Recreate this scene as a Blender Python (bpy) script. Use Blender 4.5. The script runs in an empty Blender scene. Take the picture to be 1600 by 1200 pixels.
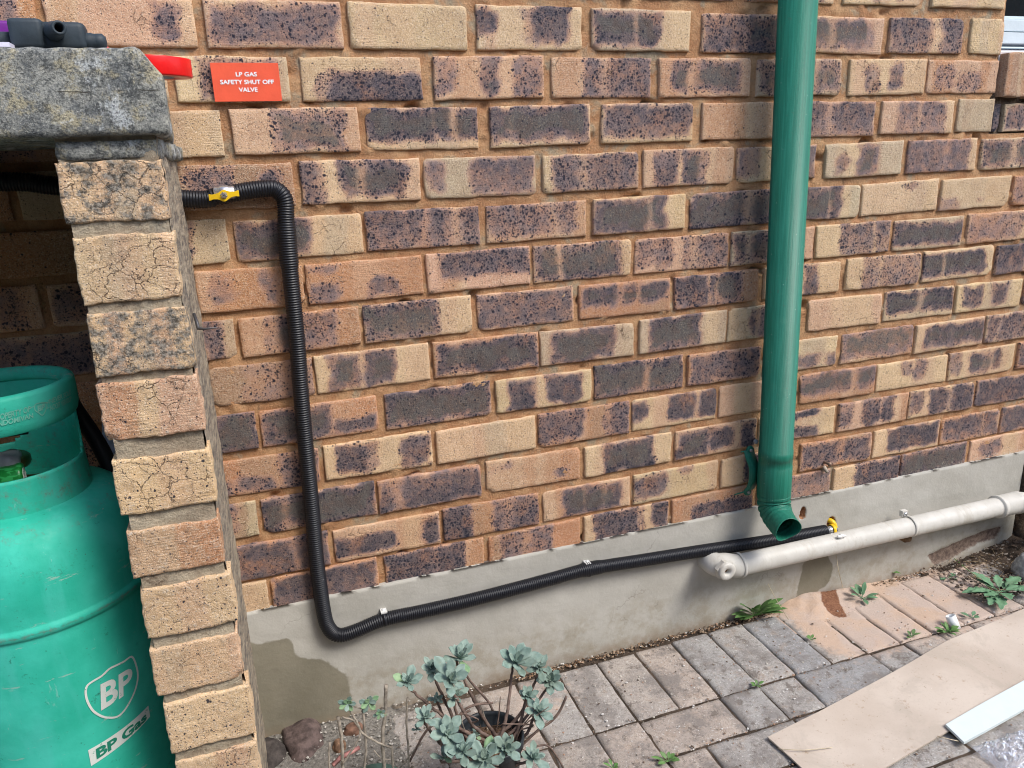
import bpy, bmesh, math, random
import numpy as np
from mathutils import Vector, Matrix, noise
random.seed(7)
S = bpy.context.scene
COL = S.collection
G_ = -1.38
# ------------------------------------------------------------------ camera
CAMF, YAW, PIT, ROL = 1191.69, -0.3266042, 1.2802607, -0.0361294
CP = Vector((-0.2086463, -1.4595101, -0.1967997))
ROT = Matrix.Rotation(YAW, 3, 'Z') @ Matrix.Rotation(PIT, 3, 'X') @ Matrix.Rotation(ROL, 3, 'Z')
cam = bpy.data.cameras.new('camera'); cam.sensor_width = 36; cam.lens = CAMF / 1600 * 36
cam.clip_start = 0.02; cam.clip_end = 500
co = bpy.data.objects.new('camera', cam); COL.objects.link(co)
co.matrix_world = Matrix.Translation(CP) @ ROT.to_4x4()
S.camera = co
# ------------------------------------------------------------------ light
SUN_EL, SUN_AZ = math.radians(50), math.radians(38)      # azimuth measured from -Y towards +X
W = bpy.data.worlds.new('World'); S.world = W; W.use_nodes = True
wn = W.node_tree; bg = wn.nodes['Background']
sky = wn.nodes.new('ShaderNodeTexSky'); sky.sky_type = 'NISHITA'; sky.sun_disc = False
sky.sun_elevation = SUN_EL; sky.sun_rotation = math.radians(180) - SUN_AZ
sky.air_density = 1.0; sky.dust_density = 2.0; sky.ozone_density = 1.0
wn.links.new(sky.outputs[0], bg.inputs[0]); bg.inputs[1].default_value = 0.14
sd = Vector((math.sin(SUN_AZ) * math.cos(SUN_EL), -math.cos(SUN_AZ) * math.cos(SUN_EL), math.sin(SUN_EL)))
sl = bpy.data.lights.new('sun', 'SUN'); sl.energy = 1.5; sl.angle = math.radians(20); sl.color = (1, .965, .91)
so = bpy.data.objects.new('sun', sl); COL.objects.link(so)
so.rotation_euler = sd.to_track_quat('Z', 'Y').to_euler()
S.view_settings.view_transform = 'Standard'; S.view_settings.look = 'None'
S.view_settings.exposure = 1.03
S.cycles.filter_width = 1.05

# ------------------------------------------------------------------ placing helpers
def ray(x, y):
    return ROT @ Vector(((x - 800) / CAMF, (600 - y) / CAMF, -1.0))
def at(x, y, ax, val):                      # where the sight line through a photo point meets a real plane
    d = ray(x, y); s = (val - CP[ax]) / d[ax]; return CP + s * d
def aty(x, y, v): return at(x, y, 1, v)
def atz(x, y, v): return at(x, y, 2, v)
def pn(x, y, z=0): return noise.noise(Vector((x, y, z)))
def smooth(a, b, t):
    t = min(1, max(0, (t - a) / (b - a))); return t * t * (3 - 2 * t)

# ------------------------------------------------------------------ object helpers
class MB:
    def __init__(s): s.v = []; s.f = []; s.a = {}; s.m = []
    def add(s, vs, fs, mi=0, **at_):
        b = len(s.v); s.v += [tuple(p) for p in vs]; s.f += [tuple(i + b for i in f) for f in fs]; s.m += [mi] * len(fs)
        for k, v in at_.items():
            L = s.a.setdefault(k, [0.0] * b)
            L += [0.0] * (b - len(L)); L += list(v) if hasattr(v, '__len__') else [v] * len(vs)
        return b
    def box(s, x0, x1, y0, y1, z0, z1, **k):
        s.add([(x0,y0,z0),(x1,y0,z0),(x1,y1,z0),(x0,y1,z0),(x0,y0,z1),(x1,y0,z1),(x1,y1,z1),(x0,y1,z1)],
              [(0,3,2,1),(4,5,6,7),(0,1,5,4),(1,2,6,5),(2,3,7,6),(3,0,4,7)], **k)
    def tube(s, pts, r, n=12, caps=True, **k):
        pts = [Vector(p) for p in pts]; R = r if hasattr(r, '__len__') else [r] * len(pts)
        T = [(pts[min(i+1, len(pts)-1)] - pts[max(i-1, 0)]).normalized() for i in range(len(pts))]
        u = T[0].orthogonal().normalized(); vs = []
        for i, p in enumerate(pts):
            u = (u - T[i] * u.dot(T[i])).normalized(); w = T[i].cross(u)
            vs += [p + (u * math.cos(a) + w * math.sin(a)) * R[i] for a in (2*math.pi*j/n for j in range(n))]
        fs = [(i*n+j, i*n+(j+1)%n, (i+1)*n+(j+1)%n, (i+1)*n+j) for i in range(len(pts)-1) for j in range(n)]
        if caps: fs += [tuple(range(n))[::-1], tuple((len(pts)-1)*n + j for j in range(n))]
        s.add(vs, fs, **k)
    def lathe(s, prof, c=(0,0,0), ax=(0,0,1), n=48, close=False, **k):   # prof: (radius, height)
        ax = Vector(ax).normalized(); u = ax.orthogonal().normalized(); w = ax.cross(u); c = Vector(c); vs = []
        for r, h in prof:
            vs += [c + ax*h + (u*math.cos(2*math.pi*j/n) + w*math.sin(2*math.pi*j/n))*r for j in range(n)]
        m = len(prof)
        fs = [(i*n+j, i*n+(j+1)%n, ((i+1)%m)*n+(j+1)%n, ((i+1)%m)*n+j) for i in range(m if close else m-1) for j in range(n)]
        s.add(vs, fs, **k)
    def build(s, name, mat, parent=None, sm=True, bevel=0, loc=None):
        me = bpy.data.meshes.new(name); me.from_pydata(s.v, [], s.f)
        mats = mat if isinstance(mat, (list, tuple)) else [mat]
        for m in mats: me.materials.append(m)
        if len(mats) > 1: me.polygons.foreach_set('material_index', s.m)
        for k, L in s.a.items():
            L += [0.0] * (len(s.v) - len(L))
            if len(L) and hasattr(L[0], '__len__') or any(hasattr(q, '__len__') for q in L[:1] + L[-1:]):
                A = me.attributes.new(k, 'FLOAT_COLOR', 'POINT')
                A.data.foreach_set('color', [c for q in L for c in ((q[0], q[1], q[2], 1) if hasattr(q, '__len__') else (0,0,0,1))])
            else:
                A = me.attributes.new(k, 'FLOAT', 'POINT'); A.data.foreach_set('value', L)
        bm = bmesh.new(); bm.from_mesh(me); bmesh.ops.recalc_face_normals(bm, faces=bm.faces)
        if bevel:
            bmesh.ops.bevel(bm, geom=bm.edges[:], offset=bevel, segments=2, affect='EDGES', profile=.6)
        bm.to_mesh(me); bm.free()
        if sm: me.polygons.foreach_set('use_smooth', [True] * len(me.polygons))
        me.update()
        o = bpy.data.objects.new(name, me); COL.objects.link(o)
        if parent: o.parent = parent; o.matrix_parent_inverse = parent.matrix_world.inverted()
        return o
def thing(name, label, cat, loc=(0,0,0), group=None):
    o = bpy.data.objects.new(name, None); COL.objects.link(o); o.location = loc; o.empty_display_size = .05
    o.matrix_world = Matrix.Translation(loc)
    o['label'] = label; o['category'] = cat
    if group: o['group'] = group
    return o
def tag(o, label, cat, group=None):
    o['label'] = label; o['category'] = cat
    if group: o['group'] = group
    return o
def spline(pts, step=.01):
    pts = [Vector(p) for p in pts]; out = []
    P = [pts[0]*2 - pts[1]] + pts + [pts[-1]*2 - pts[-2]]
    for i in range(1, len(P)-2):
        a, b, c, d = P[i-1:i+3]; n = max(2, int((c-b).length/step))
        for k in range(n):
            t = k/n
            out.append(.5*((2*b) + (c-a)*t + (2*a-5*b+4*c-d)*t*t + (3*b-a-3*c+d)*t**3))
    out.append(pts[-1]); return out
def resample(pts, step):
    L = [0]
    for a, b in zip(pts, pts[1:]): L.append(L[-1] + (b-a).length)
    n = int(L[-1]/step); out = []; j = 0
    for i in range(n+1):
        t = L[-1]*i/n
        while j < len(L)-2 and L[j+1] < t: j += 1
        out.append(pts[j].lerp(pts[j+1], (t-L[j])/max(1e-9, L[j+1]-L[j])))
    return out

# ------------------------------------------------------------------ material helpers
class NT:
    def __init__(s, name):
        s.mat = bpy.data.materials.new(name); s.mat.use_nodes = True; s.t = s.mat.node_tree
        s.b = s.t.nodes['Principled BSDF']; s.tc = s.t.nodes.new('ShaderNodeTexCoord')
        s.obj = s.tc.outputs['Object']; s.b.inputs['Specular IOR Level'].default_value = .3
    def put(s, sock, v):
        if isinstance(v, bpy.types.NodeSocket): s.t.links.new(v, sock)
        elif v is not None:
            if hasattr(v, '__len__') and len(v) == 3 and sock.type == 'RGBA': v = (*v, 1)
            sock.default_value = v
    def n(s, kind, ins={}, out=0, **pr):
        d = s.t.nodes.new('ShaderNode' + kind)
        for k, v in pr.items(): setattr(d, k, v)
        for k, v in ins.items(): s.put(d.inputs[k], v)
        return d.outputs[out]
    def noise(s, scale, detail=4, rough=.55, vec=None, out=0, dist=0):
        return s.n('TexNoise', {'Vector': vec or s.obj, 'Scale': scale, 'Detail': detail, 'Roughness': rough, 'Distortion': dist}, out)
    def vor(s, scale, feature='F1', vec=None, out=0, rnd=1):
        return s.n('TexVoronoi', {'Vector': vec or s.obj, 'Scale': scale, 'Randomness': rnd}, out, feature=feature)
    def ramp(s, v, a, b, lo=0., hi=1.):
        return s.n('MapRange', {0: v, 1: a, 2: b, 3: lo, 4: hi}, interpolation_type='SMOOTHSTEP')
    def math(s, op, a, b=None, c=None):
        d = {0: a}
        if b is not None: d[1] = b
        if c is not None: d[2] = c
        return s.n('Math', d, operation=op)
    def mix(s, f, a, b, bt='MIX'):
        d = s.t.nodes.new('ShaderNodeMix'); d.data_type = 'RGBA'; d.blend_type = bt
        s.put(d.inputs[0], f); s.put(d.inputs[6], a); s.put(d.inputs[7], b); return d.outputs[2]
    def attr(s, name, out='Fac'):
        d = s.t.nodes.new('ShaderNodeAttribute'); d.attribute_name = name; return d.outputs[out]
    def scl(s, v):
        return s.n('Mapping', {'Vector': s.obj, 'Scale': v})
    def bump(s, h, dist=.002, strength=1., nrm=None):
        d = {'Height': h, 'Distance': dist, 'Strength': strength}
        if nrm is not None: d['Normal'] = nrm
        return s.n('Bump', d)
    def fin(s, col=None, rough=None, nrm=None, **k):
        s.put(s.b.inputs['Base Color'], col); s.put(s.b.inputs['Roughness'], rough); s.put(s.b.inputs['Normal'], nrm)
        for a, v in k.items(): s.put(s.b.inputs[a.replace('_', ' ')], v)
        return s.mat
def simple(name, col, rough=.5, var=.12, scale=40, bumpd=.0003, bs=200, **k):
    m = NT(name); f = m.ramp(m.noise(scale, 5), .3, .7)
    c = m.mix(f, tuple(x*(1-var) for x in col), tuple(min(1, x*(1+var)) for x in col))
    return m.fin(c, rough, m.bump(m.noise(bs, 4), bumpd), **k)

def brick_material():
    m = NT('brick')
    base = m.attr('base', 'Color'); fl = m.attr('flash'); core = m.attr('core'); sd_ = m.attr('seed'); sp = m.attr('spots')
    off = m.n('CombineXYZ', {0: sd_, 1: 0., 2: sd_})
    v = m.n('VectorMath', {0: m.obj, 1: off}, operation='ADD')
    n1 = m.noise(18, 5, .6, v); n2 = m.noise(160, 4, .7, v); n3 = m.noise(650, 2, .6, v)
    # body grain
    c = m.mix(m.ramp(n1, .3, .72), m.mix(.35, base, (.30,.13,.06)), base)
    c = m.mix(m.ramp(n2, .32, .7, .0, .38), c, m.mix(.5, base, (.75,.62,.42)))
    c = m.mix(m.ramp(n3, .53, .64, 0, .55), c, m.mix(.3, base, (.10,.06,.045))); c = m.mix(m.ramp(n3, .46, .36, 0, .5), c, (.80,.70,.56))
    # flashed areas, speckled edge
    nm = m.noise(38, 4, .65, v)
    e = m.math('ADD', fl, m.math('MULTIPLY', m.math('SUBTRACT', n2, .5), .55))
    e = m.math('ADD', e, m.math('MULTIPLY', m.math('SUBTRACT', n3, .5), .45))
    e = m.math('ADD', e, m.math('MULTIPLY', m.math('SUBTRACT', nm, .5), .75))
    c = m.mix(m.math('MULTIPLY', m.ramp(e, .02, .45), .6), c, m.mix(m.ramp(nm, .35, .65), (.52,.27,.16), (.44,.28,.21)))
    f = m.ramp(e, .20, .98)
    mauve = m.mix(m.ramp(m.noise(30, 4, .6, v), .38, .62), (.35,.205,.155), (.215,.17,.18))
    dark = m.mix(m.ramp(nm, .35, .65), (.055,.052,.068), (.150,.115,.112))
    fc = m.mix(m.ramp(m.math('ADD', e, m.math('MULTIPLY', m.math('SUBTRACT', m.noise(60, 3, .6, v), .5), .8)), .55, 1.25), mauve, dark)
    fc = m.mix(m.ramp(m.noise(13, 4, .6, v), .54, .68, 0, .7), fc, m.mix(m.ramp(n2, .4, .6), (.40,.20,.12), (.26,.15,.12)))
    fc = m.mix(m.math('MULTIPLY', m.ramp(m.math('ADD', core, m.math('MULTIPLY', m.math('SUBTRACT', nm, .5), .9)), .25, .85), .85), fc, m.mix(m.ramp(nm, .4, .6), (.105,.082,.072), (.105,.10,.092)))
    fc = m.mix(m.ramp(n3, .60, .72, 0, .8), fc, m.mix(.6, base, (.5,.4,.32)))
    c = m.mix(f, c, fc)
    # fused iron spots, clustered
    wv = m.n('VectorMath', {0: m.noise(300, 2, .5, v, 1), 'Scale': .0042}, operation='SCALE'); wv = m.n('VectorMath', {0: v, 1: wv}, operation='ADD')
    cl = m.ramp(m.noise(42, 3, .6, v), .36, .62, .25, 1.15)
    for sc, thr, ka, kb in ((112, .24, .85, -.13), (200, .26, .90, -.03), (400, .26, .65, .12)):
        d1 = m.vor(sc, vec=wv); r1 = m.n('SeparateColor', {0: m.vor(sc, vec=wv, out=1)}, 0)
        dens = m.math('MULTIPLY_ADD', m.math('MULTIPLY', sp, cl), ka, kb)
        gate = m.ramp(m.math('SUBTRACT', dens, r1), -.02, .02)
        s1 = m.math('MULTIPLY', m.ramp(d1, thr, thr + .14, 1, 0), gate)
        c = m.mix(m.math('MULTIPLY', s1, .95), c, (.018,.020,.034))
    # crazing cracks on the pale faces
    ckm = m.attr('crack')
    wc = m.n('VectorMath', {0: m.noise(60, 4, .65, v, 1), 'Scale': .016}, operation='SCALE'); wc = m.n('VectorMath', {0: v, 1: wc}, operation='ADD')
    cr = m.math('MULTIPLY', m.ramp(m.vor(40, 'DISTANCE_TO_EDGE', wc), .0, .026, 1, 0), m.ramp(m.math('ADD', m.noise(13, 3, .6, v), ckm), .54, .64))
    cr2 = m.math('MULTIPLY', m.ramp(m.vor(105, 'DISTANCE_TO_EDGE', wc), .0, .05, 1, 0), m.ramp(m.math('ADD', m.noise(19, 3, .6, v), ckm), .60, .74))
    cr = m.math('MAXIMUM', cr, m.math('MULTIPLY', cr2, .55))
    c = m.mix(m.math('MULTIPLY', cr, .8), c, (.085,.055,.04))
    # lime bloom and lichen
    wh = m.attr('bloom'); wf = m.ramp(m.math('ADD', wh, m.math('MULTIPLY', m.math('SUBTRACT', n2, .5), 1.3)), .42, .75)
    c = m.mix(wf, c, (.56,.50,.42))
    li = m.attr('lichen'); lf = m.ramp(m.math('ADD', li, m.math('MULTIPLY', m.math('SUBTRACT', m.noise(75, 5, .65, v), .5), 1.6)), .42, .72)
    c = m.mix(m.math('MULTIPLY', lf, .9), c, m.mix(m.ramp(m.noise(240, 4, .7, v), .40, .6), (.045,.048,.045), (.30,.28,.24)))
    # drag lines
    wl = m.n('TexWave', {'Vector': m.n('VectorMath', {0: v, 1: (.15,1,1)}, operation='MULTIPLY'), 'Scale': 75, 'Distortion': 6., 'Detail': 2, 'Detail Scale': 2}, 1, wave_type='BANDS', bands_direction='Z')
    h = m.math('ADD', m.math('MULTIPLY', n2, 1.0), m.math('MULTIPLY', n3, .5))
    h = m.math('ADD', h, m.math('MULTIPLY', wl, m.ramp(m.noise(9, 2, .5, v), .48, .62, 0, .10)))
    h = m.math('SUBTRACT', h, m.math('MULTIPLY', cr, .7))
    return m.fin(c, .9, m.bump(h, .0024, .9))
def mortar_material(name='mortar', c0=(.41,.205,.098), c1=(.54,.32,.165), c2=(.36,.32,.23)):
    m = NT(name); n1 = m.noise(22, 5, .65); n2 = m.noise(230, 5, .75)
    c = m.mix(m.ramp(n1, .35, .65), c0, c1)
    c = m.mix(m.ramp(m.noise(9, 5, .7, dist=.4), .53, .66, 0, .8), c, c2); c = m.mix(m.ramp(m.noise(16, 6, .75), .60, .70, 0, .7), c, (.12,.075,.045))
    c = m.mix(m.ramp(n2, .5, .72, 0, .55), c, (.16,.09,.05))
    c = m.mix(m.ramp(m.noise(500, 2), .6, .72, 0, .5), c, (.62,.48,.32))
    return m.fin(c, .95, m.bump(m.math('ADD', n2, m.math('MULTIPLY', n1, 2)), .004, 1))
M_BRICK = brick_material(); M_MORTAR = mortar_material()
M_MORTAR_PIER = mortar_material('pier_mortar', (.36,.29,.205), (.53,.45,.325), (.30,.27,.21))

# ------------------------------------------------------------------ bricks
BASES = {'c': (.66,.465,.265), 'p': (.61,.375,.235), 'o': (.47,.215,.10), 'g': (.50,.385,.25), 'b': (.35,.205,.12)}
def patches(code):
    out = []
    for t in code.split():
        k = t.endswith('k'); t = t.rstrip('k')
        v = ['0123456789a'.index(ch) for ch in t]
        out.append((v[0]/10, v[1]/10, v[2]/10, v[3]/10, v[4]/9*1.16, k))
    return out
def brick(mb, x0, x1, z0, z1, base, code, seed, y0=0., depth=.016, cell=.0062, bloom=None, lich=None, crook=.0020, crack=0., spk=1., hf=1., tilt=1.):
    """rough fired brick whose face looks down -Y; x0..x1 wide, z0..z1 high"""
    w, h = x1-x0, z1-z0; nx, nz = max(4, int(w/cell)), max(4, int(h/cell)); P = patches(code)
    rs = random.Random(seed); S_ = rs.random()*40
    tx, tz = rs.uniform(-.006,.006)*tilt, rs.uniform(-.012,.012)*tilt; yo = rs.uniform(-.0016,.0016)
    tone = rs.uniform(.90,1.10); bc = [min(.85, q*tone*rs.uniform(.96,1.04)) for q in BASES[base]]
    us = [0, .3] + [1 + i*(nx-2)/(nx-2) for i in range(nx-1)] + [nx-.3, nx]
    zs = [0, .3] + [1 + i for i in range(nz-1)] + [nz-.3, nz]
    alts = [BASES[q] for q in {'c': 'cgp', 'p': 'oco', 'o': 'pbo', 'g': 'cgb', 'b': 'ogb'}[base]]
    bands = [(rs.uniform(0, .9), rs.uniform(.10, .34), rs.choice(alts), rs.uniform(.35,.85)) for _ in range(3)]
    gaps = [(rs.uniform(.15,.85), rs.uniform(.02,.07), rs.uniform(.25,.7)) for _ in range(rs.choice([0,1,1,2]))]
    hv = rs.choice([0,0,.35,-.35]); rim = rs.choice([-.004,-.002,0,.002,.004])
    vs=[]; B=[]; F=[]; Cc=[]; Sd=[]; Bl=[]; Li=[]; Sp=[]
    rows, cols = len(zs)+2, len(us)+2
    chips = [(rs.choice([0,1]), rs.choice([0,1]), rs.uniform(.004,.015)) for _ in range(rs.choice([0,1,2,3]))]
    for j in range(rows):
        back_j = j in (0, rows-1); zz = zs[min(max(j-1,0), len(zs)-1)]/nz
        for i in range(cols):
            back_i = i in (0, cols-1); uu = us[min(max(i-1,0), len(us)-1)]/nx
            X = x0 + uu*w; Z = z0 + zz*h
            dx = min(uu, 1-uu)*w; dz = min(zz, 1-zz)*h; de = min(dx, dz)
            ex = pn(Z*28+S_, X*9)*crook + pn(Z*110+S_, X*50)*.0008*hf; ez = pn(X*22, S_+Z*8)*crook + pn(X*100, S_+Z*50)*.0009*hf
            X2 = X + ex*(1 if dx<.012 else .3) + tx*(zz-.5)*h; Z2 = Z + ez*(1 if dz<.012 else .3) + tz*(uu-.5)*w
            r = .0016
            yy = 0
            if de < r: yy = r - math.sqrt(max(0, r*r - (r-de)**2))
            yy += pn(X*35, Z*35, S_)*.0009 + pn(X*160, Z*160, S_)*.0006*hf
            for cx, cz, cs in chips:
                dd = math.hypot((uu-cx)*w, (zz-cz)*h*1.3) + pn(X*120, Z*120)*.003
                if dd < cs: yy += (cs-dd)*.6
            Y = y0 + yo + yy
            if back_i or back_j: Y = y0 + depth
            vs.append((X2, Y, Z2)); Sd.append(S_); q_ = bc; uw = uu + pn(Z*20+S_, X*6)*.05
            for bu, bw, bcol, bk in bands:
                t = smooth(bu-.03, bu+.03, uw)*smooth(bu+bw+.03, bu+bw-.03, uw)*bk
                if t > 0: q_ = [g1*(1-t)+g2*t for g1, g2 in zip(q_, bcol)]
            B.append(tuple(q_))
            vt = 1-zz; f = 0; k_ = 0
            dX = pn(X*26+S_, Z*30)*.013 + pn(X*75, Z*75+S_)*.006 + pn(X*150, Z*150)*.002
            for (a, b, c, d, s, k) in P:
                la = -9 if a == 0 else (uu-a)*w; lb = -9 if b == 1 else (b-uu)*w
                lc = -9 if c == 0 else (vt-c)*h; ld = -9 if d == 1 else (d-vt)*h
                q = [t for t in (la, lb, lc, ld) if t != -9] or [.03]
                m_ = min(q)
                if len(q) > 1:
                    q2 = sorted(q)[:2]
                    if q2[0] < .019 and q2[1] < .019: m_ = .019 - math.hypot(.019-q2[0], .019-q2[1])
                m_ = min(m_, de - rim)
                t = smooth(-.006, .0095, m_ + dX*.75)
                f = max(f, t*s); k_ = max(k_, smooth(.010, .024, m_ + dX*1.5) if k else 0)
            for gu, gw, gk in gaps: f *= 1 - gk*math.exp(-((uw-gu)/gw)**2)
            f *= 1 + hv*(vt-.5)
            F.append(f); Cc.append(k_); Sp.append(spk*max(.06, (.35+.65*f)*(1-.8*k_)) if f > .08 else spk*.06)
            Bl.append(bloom(X, Z) if bloom else 0); Li.append(lich(X, Z) if lich else 0)
    fs = [(j*cols+i, j*cols+i+1, (j+1)*cols+i+1, (j+1)*cols+i) for j in range(rows-1) for i in range(cols-1)]
    mb.add(vs, fs, base=B, flash=F, core=Cc, seed=Sd, bloom=Bl, lichen=Li, spots=Sp, crack=[crack]*len(vs))

CH = .09005847
ZO = [.0072,.0029,.0001,.0004,.0017,.0008,-.004,-.0033,-.0009,-.0002,-.0004,.0029,-.0057]
def cz(c):                                    # underside of the bricks of a course
    return -c*CH - (ZO[c] if 0 <= c < 13 else 0)
WALL = {
-2: "",
-1: "340,530,c,0a0a6;540,718,c,;735,828,c,;832,992,p,0a0a6;1006,1150,p,0a0a6;1166,1292,o,0a0a6;1275,1307,c,;1320,1443,c,35096 68096;1458,1573,c,07056",
0: "-180,58,o,09096;70,305,p,79097;320,535,p,0a0a7;545,730,c,;745,910,c,02178 49098;925,1079,g,07099k;1097,1233,p,0a0a7 5a0a8k;1248,1381,p,090a7k;1390,1505,c,0a0a7;1517,1569,c,",
1: "60,262,c,;272,452,c,290a6;470,660,c,1a3a8;678,850,p,02096 46097k 7a0a6;862,1018,p,3a0a7;1030,1173,p,190a7k;1183,1315,g,0a0a6k;1327,1447,c,24197 57197k;1450,1560,p,14195 48395",
2: "160,348,c,01016;362,562,p,390a6k;572,748,c,0a089k;766,923,c,0a098k;940,1083,c,0a097;1097,1230,p,;1240,1368,p,0a0a7;1377,1490,p,290a6;1497,1553,g,",
3: "270,460,b,15096 79178;470,657,c,020a7 39098k;663,838,g,02096 4a0a7;848,998,c,1a0a7;1005,1147,p,140a7 470a8k;1152,1275,c,03096 5a0a7;1290,1410,g,13396 470a7k;1418,1526,p,090a7;1533,1650,g,0a0a7k",
4: "180,357,g,67097;367,567,c,060a8k;572,750,p,0a0a7;760,917,p,09096;927,1071,c,080a8k;1079,1235,g,0a0a8k;1247,1345,g,070a8k;1347,1466,c,57035;1470,1578,c,036a5 57694;1582,1690,o,080a5",
5: "307,475,o,14185 68096;479,661,o,034a7 584a7 03035;667,829,p,1a077;834,987,p,090a7k;992,1139,p,04096 5a0a6;1143,1252,g,0a0a7k;1257,1273,p,;1275,1391,c,3a0a6;1396,1505,g,0a198k;1511,1620,p,08095",
6: "200,368,b,790a7;375,563,o,250a8k 580a6;568,738,c,070a7k;746,897,p,0a0a7;905,1048,o,0a078k;1054,1185,o,040a8 480a8k;1194,1313,c,570a8;1322,1438,c,2a0a5;1443,1552,c,09199k;1557,1660,g,0a0a8",
7: "328,490,b,3a0a4;493,672,c,140a7k 470a8k;677,842,o,0a0a9k;844,991,g,180a8k;999,1135,g,170a8k;1138,1250,g,3a0a9;1263,1378,p,;1382,1491,g,0a089k;1494,1596,c,14097 58098;1601,1700,o,0a0a7",
8: "240,402,b,5a0a8k;407,591,o,060a8k 6a5a8;602,768,p,0a0a8k;775,925,c,140a9 59099;929,1068,p,0a0a8k;1075,1188,o,0a0a7;1194,1308,c,0a5a7;1315,1427,p,0a096k;1430,1537,c,1a198k;1540,1640,g,0a0a7",
9: "330,500,o,065a6 6a0a7;507,676,c,15098 7a0a7;682,837,c,;841,984,o,05097 7a0a7;988,1120,c,02179 4a099;1124,1238,p,;1250,1368,o,0a087k;1370,1480,c,35065 57086;1483,1585,c,02095 38198k;1590,1690,o,0a0a7",
10: "250,403,g,78097;410,588,b,0a0a9k;591,752,o,0a0a8;760,907,p,03145 79597;914,1049,c,280a9k;1055,1182,p,040a9k 47099 8a0a9;1186,1305,c,28039 286a9;1310,1418,p,02096 36098 68098;1420,1522,c,02096 3a0a8;1525,1640,b,0a0a8",
11: "262,515,o,4a0a8;522,688,p,06399 8a199;693,843,o,030a9 5a0a7;849,985,p,290a9k;990,1122,c,04197 57035;1127,1236,c,3a0a9;1250,1362,o,0a0a7 470a8;1365,1468,c,2a099;1470,1562,o,0a0a7;1565,1660,p,0a0a8",
12: "300,420,c,060a8;425,592,o,0a0a8;602,757,o,080a8;764,907,o,170a6;913,1045,c,170a8 8a099;1050,1176,o,2a3a8;1184,1298,p,0a0a6;1302,1405,c,3a0a8;1408,1510,g,0a0a8k;1515,1640,p,14186"}
XC = 1.543                                     # brick corner beside the window
wall = thing('brick_wall', 'mottled cream and purple face brick house wall with orange mortar above a grey plinth', 'wall', (0,0,-1.375))
mb = MB(); sid = 0
def wbloom(X, Z):                              # salts low on the right of the wall
    b = .30*smooth(1.1, 1.7, X)*smooth(-.55, -.75, Z)
    return b + (.25*smooth(-1.03, -1.075, Z)*smooth(.5,.9,X))
for c in range(-3, 13):
    zb = cz(c); L = []
    row = WALL.get(c, "")
    if row:
        for t in row.split(';'):
            a, b, base, code = t.split(',')
            # course mid-height in the picture is found by walking along the real plane
            def wx(px):
                y = 300.
                for _ in range(12):
                    P = aty(px, y, 0.); P2 = aty(px, y+1, 0.); y += (zb+.036-P.z)/(P2.z-P.z)
                return aty(px, y, 0.).x
            L.append([wx(float(a)), wx(float(b)), base, code])
    if not L: L = [[.1, .32, 'p', '0a0a7']]
    rs = random.Random(100+c)
    STY = ['0a0a7','290a5','140a5','','','060a6','','7a0a5']
    while L[0][0] > -1.25:
        x1 = L[0][0]-.0115; L.insert(0, [x1-.2205, x1, rs.choice('oopgp'), rs.choice(STY)])
    lim = XC if c < 3 else 2.6
    while L[-1][1] + .12 < lim:
        x0 = L[-1][1]+.0115; L.append([x0, min(lim, x0+.2205), rs.choice('cpog'), rs.choice(STY)])
    for a, b, base, code in L:
        sid += 1; end = abs(b-XC) < .03 and c < 3
        zb2 = max(zb, -1.10); jt = rs.uniform(-.001,.001)
        hh = rs.uniform(.0725,.0765)
        brick(mb, a+.0006, b-.0006, zb+jt, zb+jt+hh, base, code, sid, bloom=wbloom, depth=.11 if end else .016, spk=rs.choice([.45,.8,1,1.2,1.6]))
mb.build('brickwork', M_BRICK, wall)
# mortar bed, raked back, with slumps and holes
mb = MB(); zt = .30
def mort(x0, x1, z0, z1, st):
    nx, nz = int((x1-x0)/st), int((z1-z0)/st); vs = []
    for j in range(nz+1):
        for i in range(nx+1):
            X = x0+(x1-x0)*i/nx; Z = z0+(z1-z0)*j/nz
            d = .0058 + pn(X*14, Z*14)*.0022 + pn(X*60, Z*60)*.0016 + pn(X*170, Z*170, 3)*.0007
            q = pn(X*21+7, Z*33, 5)
            if q > .46: d += (q-.46)*.06
            if q < -.42: d += (q+.42)*.02
            vs.append((X, max(.0005, d), Z))
    mb.add(vs, [(j*(nx+1)+i, j*(nx+1)+i+1, (j+1)*(nx+1)+i+1, (j+1)*(nx+1)+i) for j in range(nz) for i in range(nx)])
mort(-.40, XC-.004, -1.10, zt, .0055); mort(XC-.004, 2.6, -1.10, -.186, .007); mort(-1.3, -.40, -1.10, zt, .012)
mb.build('mortar', M_MORTAR, wall)
mb = MB(); mb.box(-1.3, XC-.004, .02, .24, -1.45, zt); mb.box(XC-.004, 2.6, .02, .24, -1.45, -.19)
mb.build('wall_core', M_MORTAR, wall, sm=False)
# plastered plinth
PT = -1.063
m = NT('plinth_plaster'); n1 = m.noise(6, 5, .6); n2 = m.noise(120, 5, .6)
c = m.mix(m.ramp(n1, .3, .7), (.385,.37,.325), (.455,.44,.395))
c = m.mix(m.ramp(m.noise(m_ := 28, 5, .7), .45, .75, 0, .4), c, (.49,.475,.43))
sepz = m.n('SeparateXYZ', {0: m.obj}, 2)
c = m.mix(m.math('MULTIPLY', m.ramp(sepz, -1.30, -1.20, 1, 0), m.ramp(m.noise(15, 5, .7), .4, .65, 0, .55)), c, (.27,.235,.165))
damp = m.attr('damp'); df = m.ramp(m.math('ADD', damp, m.math('MULTIPLY', m.math('SUBTRACT', m.noise(30, 4, .6), .5), .25)), .46, .54)
c = m.mix(m.math('MULTIPLY', df, .9), c, m.mix(m.ramp(n1, .35, .65), (.165,.15,.105), (.215,.195,.14)))
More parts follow.
